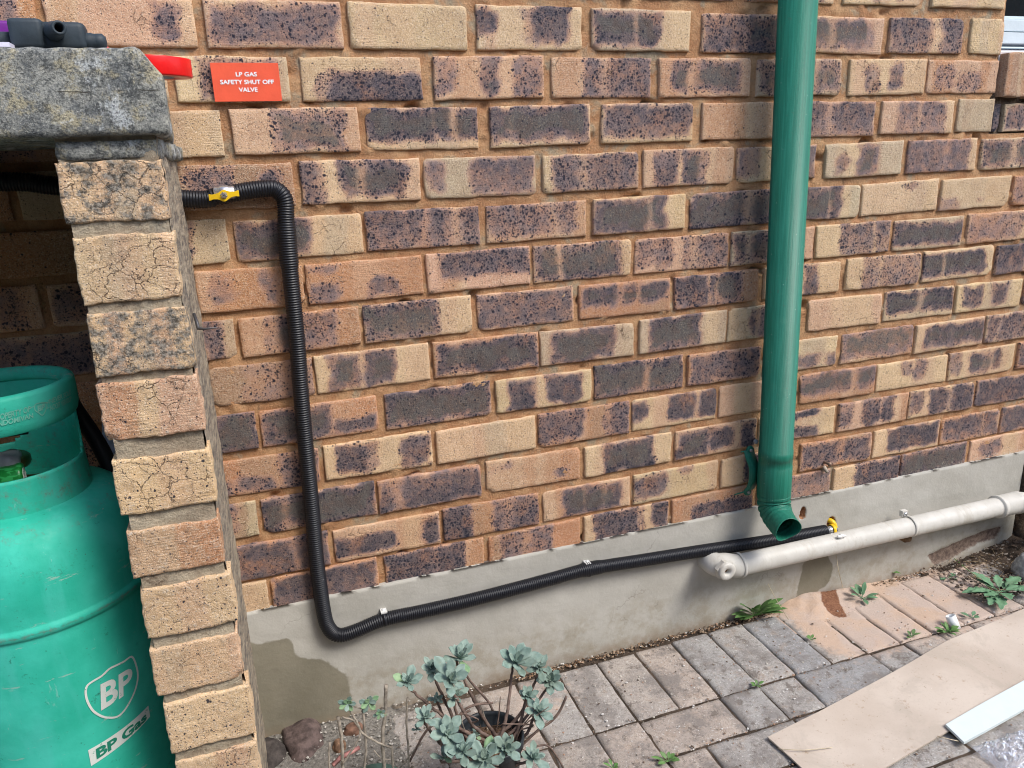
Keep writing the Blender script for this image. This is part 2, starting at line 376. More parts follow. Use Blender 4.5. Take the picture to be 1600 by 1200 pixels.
c = m.mix(m.math('MULTIPLY', m.ramp(sepz, -1.385, -1.335, 1, 0), m.ramp(m.noise(40, 5, .7), .35, .6, .2, .8)), c, (.26,.19,.13)); rst = m.attr('rust'); rf = m.ramp(m.math('ADD', rst, m.math('MULTIPLY', m.math('SUBTRACT', n2, .5), .6)), .35, .65)
c = m.mix(rf, c, m.mix(m.ramp(n2, .4, .6), (.20,.085,.035), (.36,.19,.10)))
exp = m.attr('bare'); ef = m.ramp(m.math('ADD', exp, m.math('MULTIPLY', m.math('SUBTRACT', n2, .5), .4)), .4, .6)
c = m.mix(ef, c, m.mix(m.ramp(m.noise(90, 5, .7), .35, .65), (.12,.085,.07), (.27,.20,.155)))
ck = m.math('MULTIPLY', m.ramp(m.vor(3.2, 'DISTANCE_TO_EDGE', m.n('VectorMath', {0: m.obj, 1: m.n('VectorMath', {0: m.noise(9, 4, .6, out=1), 'Scale': .22}, operation='SCALE')}, operation='ADD')), 0, .0065, 1, 0), m.ramp(m.noise(3, 2), .5, .58))
c = m.mix(m.math('MULTIPLY', ck, .3), c, (.13,.11,.085))
c = m.mix(m.ramp(m.noise(420, 2), .66, .74, 0, .35), c, (.17,.155,.13))
M_PLINTH = m.fin(c, .85, m.bump(m.math('SUBTRACT', m.math('ADD', n2, m.math('MULTIPLY', m.noise(30, 5), 1.0)), m.math('MULTIPLY', ck, .3)), .0011, .6))
def inpoly(x, y, P):
    r = False; j = len(P)-1; dm = 9
    for i in range(len(P)):
        xi, yi = P[i]; xj, yj = P[j]
        if (yi > y) != (yj > y) and x < (xj-xi)*(y-yi)/(yj-yi)+xi: r = not r
        t = max(0, min(1, ((x-xi)*(xj-xi)+(y-yi)*(yj-yi))/max(1e-9, (xj-xi)**2+(yj-yi)**2)))
        dm = min(dm, math.hypot(x-xi-t*(xj-xi), y-yi-t*(yj-yi))); j = i
    return dm if r else -dm
def wp(L, y=0.): return [((P := aty(a, b, y)).x, P.z) for a, b in L]
YP = -.004
D1 = wp([(386,1000),(400,1005),(452,998),(465,1028),(500,1030),(540,1052),(550,1090),(548,1160),(380,1200)], YP)
D2 = wp([(1256,880),(1290,865),(1300,880),(1300,895),(1292,915),(1270,930),(1243,935)], YP)
BR = wp([(1450,868),(1500,846),(1545,828),(1568,822),(1556,842),(1530,850),(1490,872),(1460,885)], YP)
HOLES = [(aty(1255,803,YP), .0095, .017), (aty(1299,818,YP), .012, .021)]
mb = MB()
xs = list(np.arange(-1.3, .98, .008)) + list(np.arange(.98, 1.24, .0035)) + list(np.arange(1.24, 1.845, .008)); zs = list(np.arange(-1.46, -1.20, .008)) + list(np.arange(-1.20, PT+.0001, .0037))
vs=[]; DA=[]; RU=[]; BA=[]
for Z in [PT+.003] + zs[::-1]:
    for X in xs:
        top = Z > PT
        Y = YP + pn(X*5, Z*5)*.003 + pn(X*30, Z*30)*.0008 + .004*smooth(-1.15,-1.33,Z)*0
        hd = 0
        if top: Y = .016
        Zz = Z if not top else PT
        if abs(Z-PT) < .004 or top: Zz = PT + .002*pn(X*12, 3) + .0012*pn(X*70, 5)
        for hc, a, b in HOLES:
            q = math.hypot((X-hc.x)/a, (Z-hc.z)/b) + pn(X*90, Z*90)*.25
            if q < 1.15: Y += .018*smooth(1.1, .6, q); hd = max(hd, smooth(1.25, .95, q))
        p1 = inpoly(X, Z, D1) if X < .1 else -1
        p2 = inpoly(X, Z, D2) if .9 < X < 1.4 else -1
        p3 = inpoly(X, Z, BR) if X > 1.4 else -1
        DA.append(.5 + max(p1, p2)*14 if max(p1, p2) > -.05 else 0); RU.append(hd)
        if p3 > -.01: Y += .006*smooth(-.003, .004, p3)
        BA.append(.5+p3*30 if p3 > -.02 else 0)
        vs.append((X, Y, Zz))
nc = len(xs); nr = len(zs)+1
mb.add(vs, [(j*nc+i, j*nc+i+1, (j+1)*nc+i+1, (j+1)*nc+i) for j in range(nr-1) for i in range(nc-1)], damp=DA, rust=RU, bare=BA)
mb.build('plinth', M_PLINTH, wall)

# ------------------------------------------------------------------ brick pier and coping slab of the gas store
PX0, PX1, PY = -.393, -.284, -.478
pier = thing('brick_pillar', 'weathered cream brick pillar one brick wide with grey lichen and thick mortar beds', 'pillar', (-.34,-.24,-1.375))
tops = [(250,355,253,340),(375,483,360,463),(490,597,483,572),(603,700,588,672),(718,812,708,786),(828,905,815,882),(918,1003,905,975),(1018,1092,993,1065),(1103,1185,1075,1150),(1196,1290,1165,1250),(1300,1390,1262,1345)]
mb = MB(); FB = 'cccccpccccc'; LI = [.62,.12,.66,.08,.10,.30,.22,.16,.14,.1,.1]
ZB = []
for i, (a, b, c2, d) in enumerate(tops):
    px = [100,118,140,152,182,212,222,234,248,262,276][i]
    z1, z0 = aty(px+60, (a+c2)/2, PY).z, aty(px+60, (b+d)/2, PY).z
    ZB.append((z0, z1)); li = LI[i]
    x_j = random.uniform(-.004,.004)
    brick(mb, PX0+x_j, PX1+random.uniform(-.003,.003), z0, z1, FB[i] if i != 3 else 'p', '', 900+i, y0=PY, depth=.035, cell=.0036, crook=.0026, hf=2.2, tilt=.4, crack=[.12,.10,.08,.07,.04,.02,.0,.02,-.02,0,0][i], spk=[.5,.6,.8,1.5,2.5,1.5,3.,1.5,4.5,2,2][i],
          lich=(lambda X, Z, li=li: li*.88), bloom=(lambda X, Z, z0=z0, i=i: .35 if i > 4 else (.34 if Z < z0+.02 else .12)))
m = NT('pier_brick_marks')
mb.build('brickwork', M_BRICK, pier)
# striated mortar-smeared pier body: right flank in view, left flank inside the store
m = NT('pier_flank'); v = m.scl((60, 4, 1.6)); s1 = m.noise(9, 5, .7, m.n('Mapping', {'Vector': m.obj, 'Scale': (40, 1.2, 9)}, 0)); n2 = m.noise(200, 4, .7)
c = m.mix(m.ramp(s1, .35, .62), (.12,.11,.10), (.42,.36,.27)); c = m.mix(m.ramp(n2, .4, .7, 0, .5), c, (.30,.20,.12))
M_FLANK = m.fin(c, .95, m.bump(m.math('ADD', s1, m.math('MULTIPLY', n2, .5)), .004, 1))
mb = MB(); nz = 150; ny = 60
for side in (0, 1):
    vs = []
    for j in range(nz+1):
        Z = -1.42 + (1.42-.158)*j/nz
        for i in range(ny+1):
            t = i/ny; Y = PY+.009 + (0.0-PY-.009)*t
            xr = (PX1-.0028)*(1-t) + (-.300)*t
            X = xr + pn(Y*22, Z*26)*.0032 + pn(Y*80, Z*80)*.0016 if side else PX0+.004 + pn(Y*20, Z*20+9)*.003
            vs.append((X, Y, Z))
    mb.add(vs, [(j*(ny+1)+i, j*(ny+1)+i+1, (j+1)*(ny+1)+i+1, (j+1)*(ny+1)+i) for j in range(nz) for i in range(ny)])
mb.build('flank', M_FLANK, pier)
mb = MB(); nz = 220; nx = 26; vs = []
for j in range(nz+1):
    Z = -1.42 + (1.42-.158)*j/nz
    for i in range(nx+1):
        X = PX0+.0035 + (PX1-PX0-.008)*i/nx
        vs.append((X, PY+.0042 + pn(X*30, Z*30)*.0035 + pn(X*110, Z*110)*.0016, Z))
mb.add(vs, [(j*(nx+1)+i, j*(nx+1)+i+1, (j+1)*(nx+1)+i+1, (j+1)*(nx+1)+i) for j in range(nz) for i in range(nx)])
mb.build('mortar', M_MORTAR_PIER, pier)

m = NT('slab_concrete'); n1 = m.noise(12, 6, .7); n2 = m.noise(95, 6, .8); n3 = m.noise(420, 3, .75)
c = m.mix(m.ramp(m.noise(26, 6, .75), .36, .60), (.155,.165,.165), (.36,.36,.32))
c = m.mix(m.ramp(m.noise(34, 6, .75), .50, .60, 0, .75), c, (.46,.40,.25))
c = m.mix(m.ramp(m.noise(11, 6, .75, dist=.5), .55, .63, 0, .85), c, (.60,.63,.63))
c = m.mix(m.ramp(n2, .50, .60, 0, .80), c, (.075,.08,.08))
c = m.mix(m.ramp(n3, .52, .60, 0, .65), c, (.05,.052,.05))
c = m.mix(m.ramp(n3, .42, .36, 0, .55), c, (.62,.60,.52))
sepz = m.n('SeparateXYZ', {0: m.obj}, 2)
c = m.mix(m.math('MULTIPLY', m.ramp(m.math('ABSOLUTE', m.math('SUBTRACT', sepz, m.math('MULTIPLY_ADD', n1, .01, -.120))), .0, .0012, 1, 0), m.ramp(m.noise(30, 3), .4, .5)), c, (.06,.055,.045))
M_SLAB = m.fin(c, .95, m.bump(m.math('ADD', n2, m.math('MULTIPLY', n3, .6)), .0028, 1))
def roughbox(mb, x0, x1, y0, y1, z0, z1, st=.008, amp=.0025, r=.008, sk=None):
    bm = bmesh.new(); n = [max(2, int((b-a)/st)) for a, b in ((x0,x1),(y0,y1),(z0,z1))]
    idx = {}; V = []; F = []
    def vid(i, j, k):
        if (i,j,k) not in idx:
            p = Vector((x0+(x1-x0)*i/n[0], y0+(y1-y0)*j/n[1], z0+(z1-z0)*k/n[2]))
            cl = Vector((min(max(p.x, x0+r), x1-r), min(max(p.y, y0+r), y1-r), min(max(p.z, z0+r), z1-r)))
            d = p-cl
            if d.length > 0: p = cl + d.normalized()*r
            nn = d.normalized() if d.length else Vector()
            p = p + nn*(noise.noise(p*18)*amp*1.5 + noise.noise(p*70)*amp)
            if sk: p = sk(p)
            idx[(i,j,k)] = len(V); V.append(p)
        return idx[(i,j,k)]
    for a, b, c_ in ((0,1,2),(1,2,0),(2,0,1)):
        for s_ in (0, n[c_]):
            for i in range(n[a]):
                for j in range(n[b]):
                    q = []
                    for di, dj in ((0,0),(1,0),(1,1),(0,1)):
                        t = [0,0,0]; t[a] = i+di; t[b] = j+dj; t[c_] = s_; q.append(vid(*t))
                    F.append(q)
    mb.add(V, F); bm.free()
mb = MB()
def sk(p):
    if p.x > -.31:                                             # broken corner, lower end slumped outwards
        p = p + Vector((-.018*smooth(-.105, -.072, p.z)*smooth(-.31,-.28,p.x) + pn(p.z*30, p.y*30)*.0016 - .030*(p.y+.49)/.49, 0, 0))
    return p
roughbox(mb, -1.15, -.2705, -.490, -.006, -.161, -.0715, st=.006, amp=.0017, r=.006, sk=sk)
slab = tag(mb.build('concrete_slab', M_SLAB), 'rough grey lichen-stained concrete slab capping the brick pillar at the top left', 'slab')
mb = MB(); roughbox(mb, PX0+.002, PX1-.003, PY+.0005, -.006, ZB[0][1]+.001, -.164, st=.007, amp=.003, r=.004)
mb.build('mortar_bed', M_SLAB, pier)
# unseen pier added to keep the store dark; also carries the slab's far end
mb = MB(); roughbox(mb, -1.12, -1.01, PY, -.006, -1.40, -.166, st=.03, amp=.002, r=.006)
tag(mb.build('brick_pillar', M_MORTAR_PIER), 'unseen far pillar added under the left end of the slab to shade the gas store', 'pillar')
# ------------------------------------------------------------------ window and its sloped sill
M_WHITE = simple('white_frame_paint', (.58,.66,.70), .35, .03)
m = NT('window_glass'); M_GLASS = m.fin((.012,.014,.016), .06)
win = thing('window', 'white framed window with dark glass beside the brick corner at the top right', 'window', (1.62,.06,.0))
mb = MB(); mb.box(1.54, 2.45, .050, .10, .052, .078); mb.box(1.54, 2.45, .062, .10, .080, .088); mb.box(1.54, 1.575, .050, .10, .088, .5)
mb.build('frame', M_WHITE, win, sm=False, bevel=.0015)
mb = MB(); mb.box(1.54, 2.45, .045, .10, .024, .049); mb.build('frame_rail', M_WHITE, win, sm=False, bevel=.0015)
mb = MB(); mb.box(1.575, 2.45, .070, .076, .089, .5); mb.build('glass', M_GLASS, win, sm=False)
mb = MB(); mb.add([(1.546,.012,.000),(2.45,.012,.000),(2.45,.11,.022),(1.546,.11,.022),(1.546,.012,-.02),(2.45,.012,-.02),(2.45,.11,-.02),(1.546,.11,-.02)],
   [(0,1,2,3),(0,4,5,1),(1,5,6,2),(2,6,7,3),(3,7,4,0),(4,7,6,5)])
mb.build('mortar_fillet', simple('pale_fillet', (.55,.54,.56), .8), win, sm=False)
sill = thing('brick_sill', 'rough brown brick-on-edge window sill jutting out beyond the wall corner', 'sill', (1.6,0,-.1))
mb = MB(); x = XC+.008
for k in range(12):
    brick(mb, x, x+.0735, -.105+random.uniform(-.003,.003), -.004, 'b', '', 700+k, y0=-.012, depth=.12, crook=.004, bloom=lambda X, Z: .1); x += .086
mb.build('brickwork', M_BRICK, sill)
mb = MB(); x = XC+.004
for k, (w_, b_, cd) in enumerate([(.022,'b','0a0a9'),(.22,'g','0a0a7'),(.22,'p','0a0a7'),(.22,'o','0a0a6'),(.22,'g','0a0a7')]):
    brick(mb, x, x+w_, -.181, -.117, b_, cd, 730+k, y0=.006 if k == 0 else .001, depth=.03); x += w_+.011
mb.box(XC-.004, 2.6, .014, .12, -.19, -.012); mb.build('footing', M_BRICK, sill, sm=False)

mb = MB(); mb.box(-5, 6, -3.35, -3.1, G_, .9)  # unseen wall added behind the camera, cuts low sky light to deepen shade
tag(mb.build('added_shade_wall', mortar_material('shade_wall_render', (.10,.09,.07), (.16,.14,.11), (.08,.09,.06)), sm=False), 'unseen plain dark wall added across the yard to block low sky light', 'wall')
# ------------------------------------------------------------------ sign
def text_mesh(txt, size, offset=0., res=4, bold=0.):
    cu = bpy.data.curves.new('t', 'FONT'); cu.body = txt; cu.size = size; cu.align_x = 'CENTER'; cu.align_y = 'CENTER'
    cu.offset = bold; cu.resolution_u = res
    o = bpy.data.objects.new('t', cu); COL.objects.link(o)
    bpy.context.view_layer.update()
    me = bpy.data.meshes.new_from_object(o.evaluated_get(bpy.context.evaluated_depsgraph_get()))
    vs = [v.co.copy() for v in me.vertices]; fs = [tuple(p.vertices) for p in me.polygons]
    bpy.data.objects.remove(o); bpy.data.curves.remove(cu); bpy.data.meshes.remove(me); return vs, fs
sign = thing('safety_sign', 'orange red plastic sign with white capitals on the brick wall above the valve', 'sign', (-.17,-.004,-.06))
a, b = aty(330,97,-.006), aty(441,157,-.006)
X0, X1, Z0, Z1 = -.2255, -.1165, -.0925, -.0315
mb = MB(); mb.box(X0, X1, -.0075, -.0045, Z0, Z1)
plate_ = mb.build('plate', simple('sign_red', (.80,.115,.055), .38, .04), sign, sm=False, bevel=.0004)
M_LET = simple('white_lettering', (.85,.85,.84), .5, .02)
for k, (txt, w_) in enumerate((('LP GAS', .0335), ('SAFETY SHUT OFF', .086), ('VALVE', .030))):
    vs, fs = text_mesh(txt, 1., bold=.0); mx = max(v.x for v in vs); mn = min(v.x for v in vs); s_ = w_/(mx-mn)
    my = (max(v.y for v in vs)+min(v.y for v in vs))/2
    hs = .0066/(max(v.y for v in vs)-min(v.y for v in vs))
    mb = MB()
    for q_, (ox, oz) in enumerate(((0,0),(.00035,.0001),(-.00035,-.0001),(0,.0003),(0,-.0003))): mb.add([((X0+X1)/2+.001 + (v.x-(mx+mn)/2)*s_ + ox, -.0079-.00006*q_, -.0495-.0122*k + (v.y-my)*hs + oz) for v in vs], fs)
    mb.build('lettering', M_LET, plate_, sm=False)

# ------------------------------------------------------------------ gas cylinder
CX, CY = -.565, -.255; RC, RB = .093, .158
m = NT('green_paint'); n1 = m.noise(7, 5, .6); n2 = m.noise(60, 6, .75)
vz = m.n('Mapping', {'Vector': m.obj, 'Scale': (9, 9, 1.6)})
c = m.mix(m.ramp(n1, .3, .7), (.02,.40,.28), (.06,.56,.43))
c = m.mix(m.ramp(m.noise(2.2, 4, .6, vz), .5, .66, 0, .5), c, (.07,.50,.41))
c = m.mix(m.ramp(n2, .62, .72, 0, .8), c, (.012,.12,.075))
sc = m.noise(5, 6, .75, m.n('Mapping', {'Vector': m.obj, 'Scale': (3, 3, 14), 'Rotation': (.3,.2,0)}))
c = m.mix(m.ramp(sc, .62, .67, 0, .7), c, (.30,.45,.38))
c = m.mix(m.math('MULTIPLY', m.ramp(m.noise(150, 4, .8), .66, .72), .8), c, (.05,.06,.05))
c = m.mix(m.math('MULTIPLY', m.ramp(m.noise(4, 5, .7), .5, .62), m.ramp(m.noise(190, 3, .8), .55, .60, 0, .6)), c, (.03,.14,.10)); c = m.mix(m.ramp(m.noise(9, 6, .8, m.n('Mapping', {'Vector': m.obj, 'Scale': (5, 5, 1), 'Rotation': (.0,.5,.3)})), .64, .67, 0, .5), c, (.22,.50,.42))
gr = m.attr('grime'); c = m.mix(m.math('MULTIPLY', m.ramp(m.math('ADD', gr, m.math('MULTIPLY', m.math('SUBTRACT', n2, .5), 1.6)), .35, .8), .85), c, m.mix(m.ramp(n2, .4, .6), (.03,.04,.035), (.14,.20,.16)))
M_GREEN = m.fin(c, m.ramp(n2, .3, .7, .5, .75), m.bump(m.math('ADD', m.noise(25, 4), m.math('MULTIPLY', n2, .35)), .002, .5))
cyl = thing('gas_cylinder', 'worn green gas cylinder with white shield emblem standing inside the brick store', 'gas cylinder', (CX,CY,-1.375))
ZTOP = -.475; ZJ = -.655
prof = []
for k in range(15):
    a = k/14*math.pi/2; prof.append((RC-.01 + (RB-RC+.01)*math.sin(a)**.72 if k else RC-.02, ZJ+.014 - (.115)*(1-math.cos(a))**1.1))
prof += [(RB, -.775), (RB+.0005, -.778), (RB+.0028, -.780), (RB+.0032, -.786), (RB+.0028, -.791), (RB+.0004, -.793), (RB-.0004, -.797), (RB, -.803)]
z = -.83
while z > -1.27: prof.append((RB + .0006*math.sin(z*40), z)); z -= .03
prof += [(RB-.004, -1.28), (RB-.02, -1.31), (RB-.05, -1.33), (0.001, -1.335)]
prof = [(.001, ZJ+.016), (.04, ZJ+.016)] + prof
mb = MB(); n = 96; vs = []; gri = []
for r, zz in prof:
    for j in range(n):
        a = 2*math.pi*j/n; rr = r + (pn(a*2.2, zz*9)*.0011 if r > .1 else 0)
        vs.append((CX+rr*math.cos(a), CY+rr*math.sin(a), zz))
        gri.append(.62*math.exp(-((zz+.786)/.006)**2) + (.35 if abs(zz-ZJ) < .01 else 0) + .12*smooth(-.95, -1.3, zz))
mb.add(vs, [(i*n+j, i*n+(j+1)%n, (i+1)*n+(j+1)%n, (i+1)*n+j) for i in range(len(prof)-1) for j in range(n)], grime=gri)
mb.build('body', M_GREEN, cyl)
mb = MB(); mb.lathe([(RB-.02,-1.375),(RB-.012,-1.375),(RB-.012,-1.29),(RB-.02,-1.29)], (CX,CY,0), n=64, close=True); mb.build('foot_ring', M_GREEN, cyl)
# guard collar: sheet ring with rolled upper band and two hand windows
def cang(px, py, R):                                            # angle and height where a sight line meets the cylinder
    d = ray(px, py); ox, oy = CP.x-CX, CP.y-CY
    A = d.x**2+d.y**2; B_ = 2*(ox*d.x+oy*d.y); C_ = ox*ox+oy*oy-R*R; q = B_*B_-4*A*C_
    t = (-B_-math.sqrt(max(0, q)))/(2*A); P = CP+t*d
    return math.atan2(P.y-CY, P.x-CX), P.z
def onc(a, z, R): return (CX+R*math.cos(a), CY+R*math.sin(a), z)
WA = cang(119, 640, RC)[0]                                      # right edge of the front window
wins = [(WA-1.95, WA-.03), (WA+1.35, WA+2.1)]
ZW0, ZW1 = -.592, -.524
th = .0035; na = 240; rows = [ZTOP-.006] + list(np.linspace(ZTOP-.012, ZJ-.004, 34))
def inwin(a, zz):
    for a0, a1 in wins:
        t = (a-a0) % (2*math.pi)
        w_ = (a1-a0) % (2*math.pi)
        if t < w_ and zz < ZW1:
            e = min(t, w_-t)*RC; rr = .034                       # rounded lower corners
            zl = ZW0 + (rr-math.sqrt(max(0, rr*rr-(rr-e)**2)) if e < rr else 0)*.8
            if zz > zl: return True
    return False
mb = MB(); vi = {}
def cv(i, j, s_):
    k = (i % na, j, s_)
    if k not in vi:
        a = 2*math.pi*(i % na)/na; zz = rows[j]; R = RC + (0 if s_ == 0 else -th)
        R += .0035*smooth(-.58, -.655, zz)
        mb.v.append(onc(a, zz, R)); vi[k] = len(mb.v)-1
    return vi[k]
keep = set((i, j) for j in range(len(rows)-1) for i in range(na) if not inwin(2*math.pi*(i+.5)/na, (rows[j]+rows[j+1])/2))
for i, j in keep:
    mb.f.append((cv(i,j,0), cv(i+1,j,0), cv(i+1,j+1,0), cv(i,j+1,0))); mb.f.append((cv(i,j,1), cv(i,j+1,1), cv(i+1,j+1,1), cv(i+1,j,1)))
    for (di, dj, e) in ((-1,0,((0,0),(0,1))), (1,0,((1,0),(1,1))), (0,-1,((0,0),(1,0))), (0,1,((0,1),(1,1)))):
        if (((i+di) % na, j+dj) not in keep):
            (a1, b1), (a2, b2) = e
            mb.f.append((cv(i+a1,j+b1,0), cv(i+a2,j+b2,0), cv(i+a2,j+b2,1), cv(i+a1,j+b1,1)))
mb.m = [0]*len(mb.f); mb.a['grime'] = [.28*smooth(-.60,-.53, -abs(v[2]+.6)-.5) + .1 for v in mb.v]
collar = mb.build('collar', M_GREEN, cyl)
# rolled band on top
mb = MB(); bp = []
for k in range(13):
    a = math.pi*(k/12); bp.append((RC+.004 - .008*(1-math.cos(a))/1.0*.9, ZTOP-.008+.008*math.sin(a)))
band = [(RC+.0015,-.5285),(RC+.004,-.525),(RC+.0065,-.515),(RC+.007,-.495)] + [(RC+.007-.0075*(1-math.cos(math.pi*k/10)), -.484+.009*math.sin(math.pi*k/10)) for k in range(1, 11)] + [(RC-.0085,-.492),(RC-.0045,-.495)]
vs = []; n = 96; gri = []
for r, zz in band:
    for j in range(n):
        a = 2*math.pi*j/n; vs.append((CX+r*math.cos(a), CY+r*math.sin(a), zz)); gri.append((.42 if r < RC+.001 and zz > -.49 else .1))
mb.add(vs, [(i*n+j, i*n+(j+1)%n, (i+1)*n+(j+1)%n, (i+1)*n+j) for i in range(len(band)-1) for j in range(n)], grime=gri)
bnd_ = mb.build('collar_band', M_GREEN, cyl)
# raised lettering on the band
M_EMB = simple('worn_raised_green', (.16,.46,.36), .5, .2)
def curved(mb, vs, fs, corners, R, lift=.0006, px=False):
    """vs in a unit box (0..1)^2; corners = photo points bl, br, tr, tl -> wrapped on the cylinder of radius R"""
    cn = [cang(*c_, R) for c_ in corners]; out = []
    for u, v_ in vs:
        a = (1-u)*(1-v_)*cn[0][0]+u*(1-v_)*cn[1][0]+u*v_*cn[2][0]+(1-u)*v_*cn[3][0]
        z_ = (1-u)*(1-v_)*cn[0][1]+u*(1-v_)*cn[1][1]+u*v_*cn[2][1]+(1-u)*v_*cn[3][1]
        out.append(onc(a, z_, R+lift))
    mb.add(out, fs)
def unit_text(txt, bold=.0):
    vs, fs = text_mesh(txt, 1., bold=bold); x0 = min(v.x for v in vs); x1 = max(v.x for v in vs); y0 = min(v.y for v in vs); y1 = max(v.y for v in vs)
    bm = bmesh.new(); V = [bm.verts.new(v) for v in vs]
    for f in fs:
        try: bm.faces.new([V[i] for i in f])
        except ValueError: pass
    bmesh.ops.triangulate(bm, faces=bm.faces[:])
    for _ in range(1): bmesh.ops.subdivide_edges(bm, edges=[e for e in bm.edges if e.calc_length() > .3], cuts=1)
    bm.verts.index_update(); bm.faces.ensure_lookup_table()
    r = [((v.co.x-x0)/(x1-x0), (v.co.y-y0)/(y1-y0)) for v in bm.verts], [tuple(v.index for v in f.verts) for f in bm.faces]
    bm.free(); return r
RBD = RC+.0072
def c4(x, y): return (x/5.715, 570+y/5.715)
for txt, cs in (('PROPERTY OF', [(-60,508),(270,418),(268,366),(-60,450)]), ('KNDOMIVAN', [(-60,560),(296,472),(292,430),(-60,508)]),
                ('NEVER SOLD', [(440,350),(632,262),(628,215),(436,306)]), ('NOOIT VERKOOP', [(446,412),(636,322),(632,275),(442,362)])):
    vs, fs = unit_text(txt, .02); mb = MB(); curved(mb, vs, fs, [c4(*q) for q in cs], RBD, .0007); mb.build('embossed_lettering', M_EMB, bnd_, sm=False)
def strip(mb, pts, R, w=.0011, lift=.0008, closed=True):
    P = [Vector(cang(x, y, R)) for x, y in pts]; n = len(P); q = [Vector((p.x*R, p.y)) for p in P]; vs = []
    if closed:
        D = []
        for i in range(n):
            for t in (0, .34, .67):
                a, b, c_, d = q[(i-1)%n], q[i], q[(i+1)%n], q[(i+2)%n]
                D.append(.5*((2*b)+(c_-a)*t+(2*a-5*b+4*c_-d)*t*t+(3*b-a-3*c_+d)*t**3))
        q = D; n = len(q)
    for i in range(n):
        a = q[(i-1) % n if closed else max(0, i-1)]; b = q[(i+1) % n if closed else min(n-1, i+1)]
        t = (b-a).normalized(); nn = Vector((-t.y, t.x))*w
        for s_ in (nn, -nn): p = q[i]+s_; vs.append(onc(p.x/R, p.y, R+lift))
    mb.add(vs, [(2*i, 2*((i+1) % n), 2*((i+1) % n)+1, 2*i+1) for i in range(n if closed else n-1)])
sh = [(415,345),(408,390),(398,420),(375,450),(345,430),(312,405),(306,370),(320,350),(362,338),(392,336)]
mb = MB(); strip(mb, [c4(*q) for q in sh], RBD, .0006); vs, fs = unit_text('BP', .05); curved(mb, vs, fs, [c4(*q) for q in ((335,420),(398,398),(400,352),(332,368))], RBD, .0007)
mb.build('embossed_shield', M_EMB, bnd_, sm=False)
# painted shield and plate on the body
m = NT('worn_white_paint'); f = m.ramp(m.noise(120, 5, .8), .60, .66); c = m.mix(f, (.66,.70,.66), (.05,.30,.2)); M_WP = m.fin(c, .5)
def z4(x, y): return (x/3.529, 860+y/3.529)
sh = [(722,585),(745,625),(757,690),(745,760),(715,830),(680,885),(645,915),(600,921),(560,913),(515,885),(488,845),(474,805),(472,765),(485,738),(520,714),(560,690),(600,652),(640,632),(680,612)]
mb = MB(); strip(mb, [z4(*q) for q in sh], RB, .0015, .0012); mb.build('painted_shield', M_WP, cyl, sm=False)
mb = MB(); vs, fs = unit_text('BP', .03); curved(mb, vs, fs, [z4(*q) for q in ((556,882),(728,762),(726,636),(552,738))], RB, .0012); mb.build('painted_letters', M_WP, cyl, sm=False)
mb = MB(); g = 12; curved(mb, [(i/g, j/2) for j in range(3) for i in range(g+1)], [(j*(g+1)+i, j*(g+1)+i+1, (j+1)*(g+1)+i+1, (j+1)*(g+1)+i) for j in range(2) for i in range(g)],
    [z4(*q) for q in ((502,1187),(825,915),(815,855),(485,1100))], RB, .0010); pl_ = mb.build('painted_label', M_WP, cyl, sm=False)
mb = MB(); vs, fs = unit_text('BP Gas', .04); curved(mb, vs, fs, [z4(*q) for q in ((532,1150),(806,930),(800,885),(526,1092))], RB, .0016)
mb.build('label_lettering', simple('label_green', (.015,.22,.14), .5), pl_, sm=False)
# valve under the band
M_BRASS = simple('dull_brass', (.30,.22,.10), .35, .25, Metallic=.9); M_BLK = simple('black_rubber', (.012,.012,.014), .5, .2)
mb = MB(); mb.lathe([(.001,-.60),(.016,-.60),(.016,-.645),(.022,-.645),(.022,-.66)], (CX-.005,CY,0), n=24)
mb.lathe([(.001,.0),(.028,.0),(.030,.004),(.030,.012),(.026,.016),(.001,.016)], (CX-.005,CY,-.60), n=28)
mb.tube([(CX,CY,-.625),(CX+.05,CY-.01,-.625)], .010, 14); vlv_ = mb.build('valve', M_BRASS, cyl)
mb = MB(); mb.tube([(CX-.045,CY-.03,-.535),(CX+.035,CY-.02,-.537)], .012, 12); mb.build('valve_wheel', M_BLK, vlv_)
# printed green canister-like seal lying in the collar
seal = thing('gas_canister', 'small green printed canister lying inside the collar of the gas cylinder', 'canister', (-.545,-.30,-.615))
m = NT('printed_green'); f = m.ramp(m.noise(60, 2, .5, m.n('Mapping', {'Vector': m.obj, 'Scale': (1, 3, 3)})), .5, .54); M_SEAL = m.fin(m.mix(f, (.01,.16,.03), (.03,.30,.08)), .3)
pc = atz(38, 742, -.604); dv = Vector((-.9,-.10,.0)).normalized()
mb = MB(); mb.lathe([(.001,0),(.0165,0),(.0185,.002),(.0185,.006),(.0175,.008),(.0175,.05),(.001,.05)], pc, dv, n=32); mb.build('can', M_SEAL, seal)
fd = Vector((.9,.10,0)).normalized(); up = Vector((0,0,1)); rt = Vector((0,1,0))
mb = MB(); vs, fs = unit_text('A', .02)
mb.add([pc + fd*.0006 + rt*((u-.5)*.017) + up*((v_-.5)*.018) for u, v_ in vs], fs); mb.build('lettering', simple('print_white', (.6,.62,.6), .4), seal, sm=False)
mb = MB(); mb.lathe([(.0095,0),(.0108,0),(.0108,.0008),(.0095,.0008)], pc, fd, n=32, close=True); mb.build('print_ring', simple('print_pale', (.5,.55,.5), .4), seal)
mb = MB(); mb.lathe([(.001,0),(.014,.0),(.017,.004),(.014,.022),(.001,.024)], (pc.x-.004, pc.y-.004, -.636), n=24); mb.build('teal_cap', simple('teal_plastic', (.05,.26,.28), .4), seal)
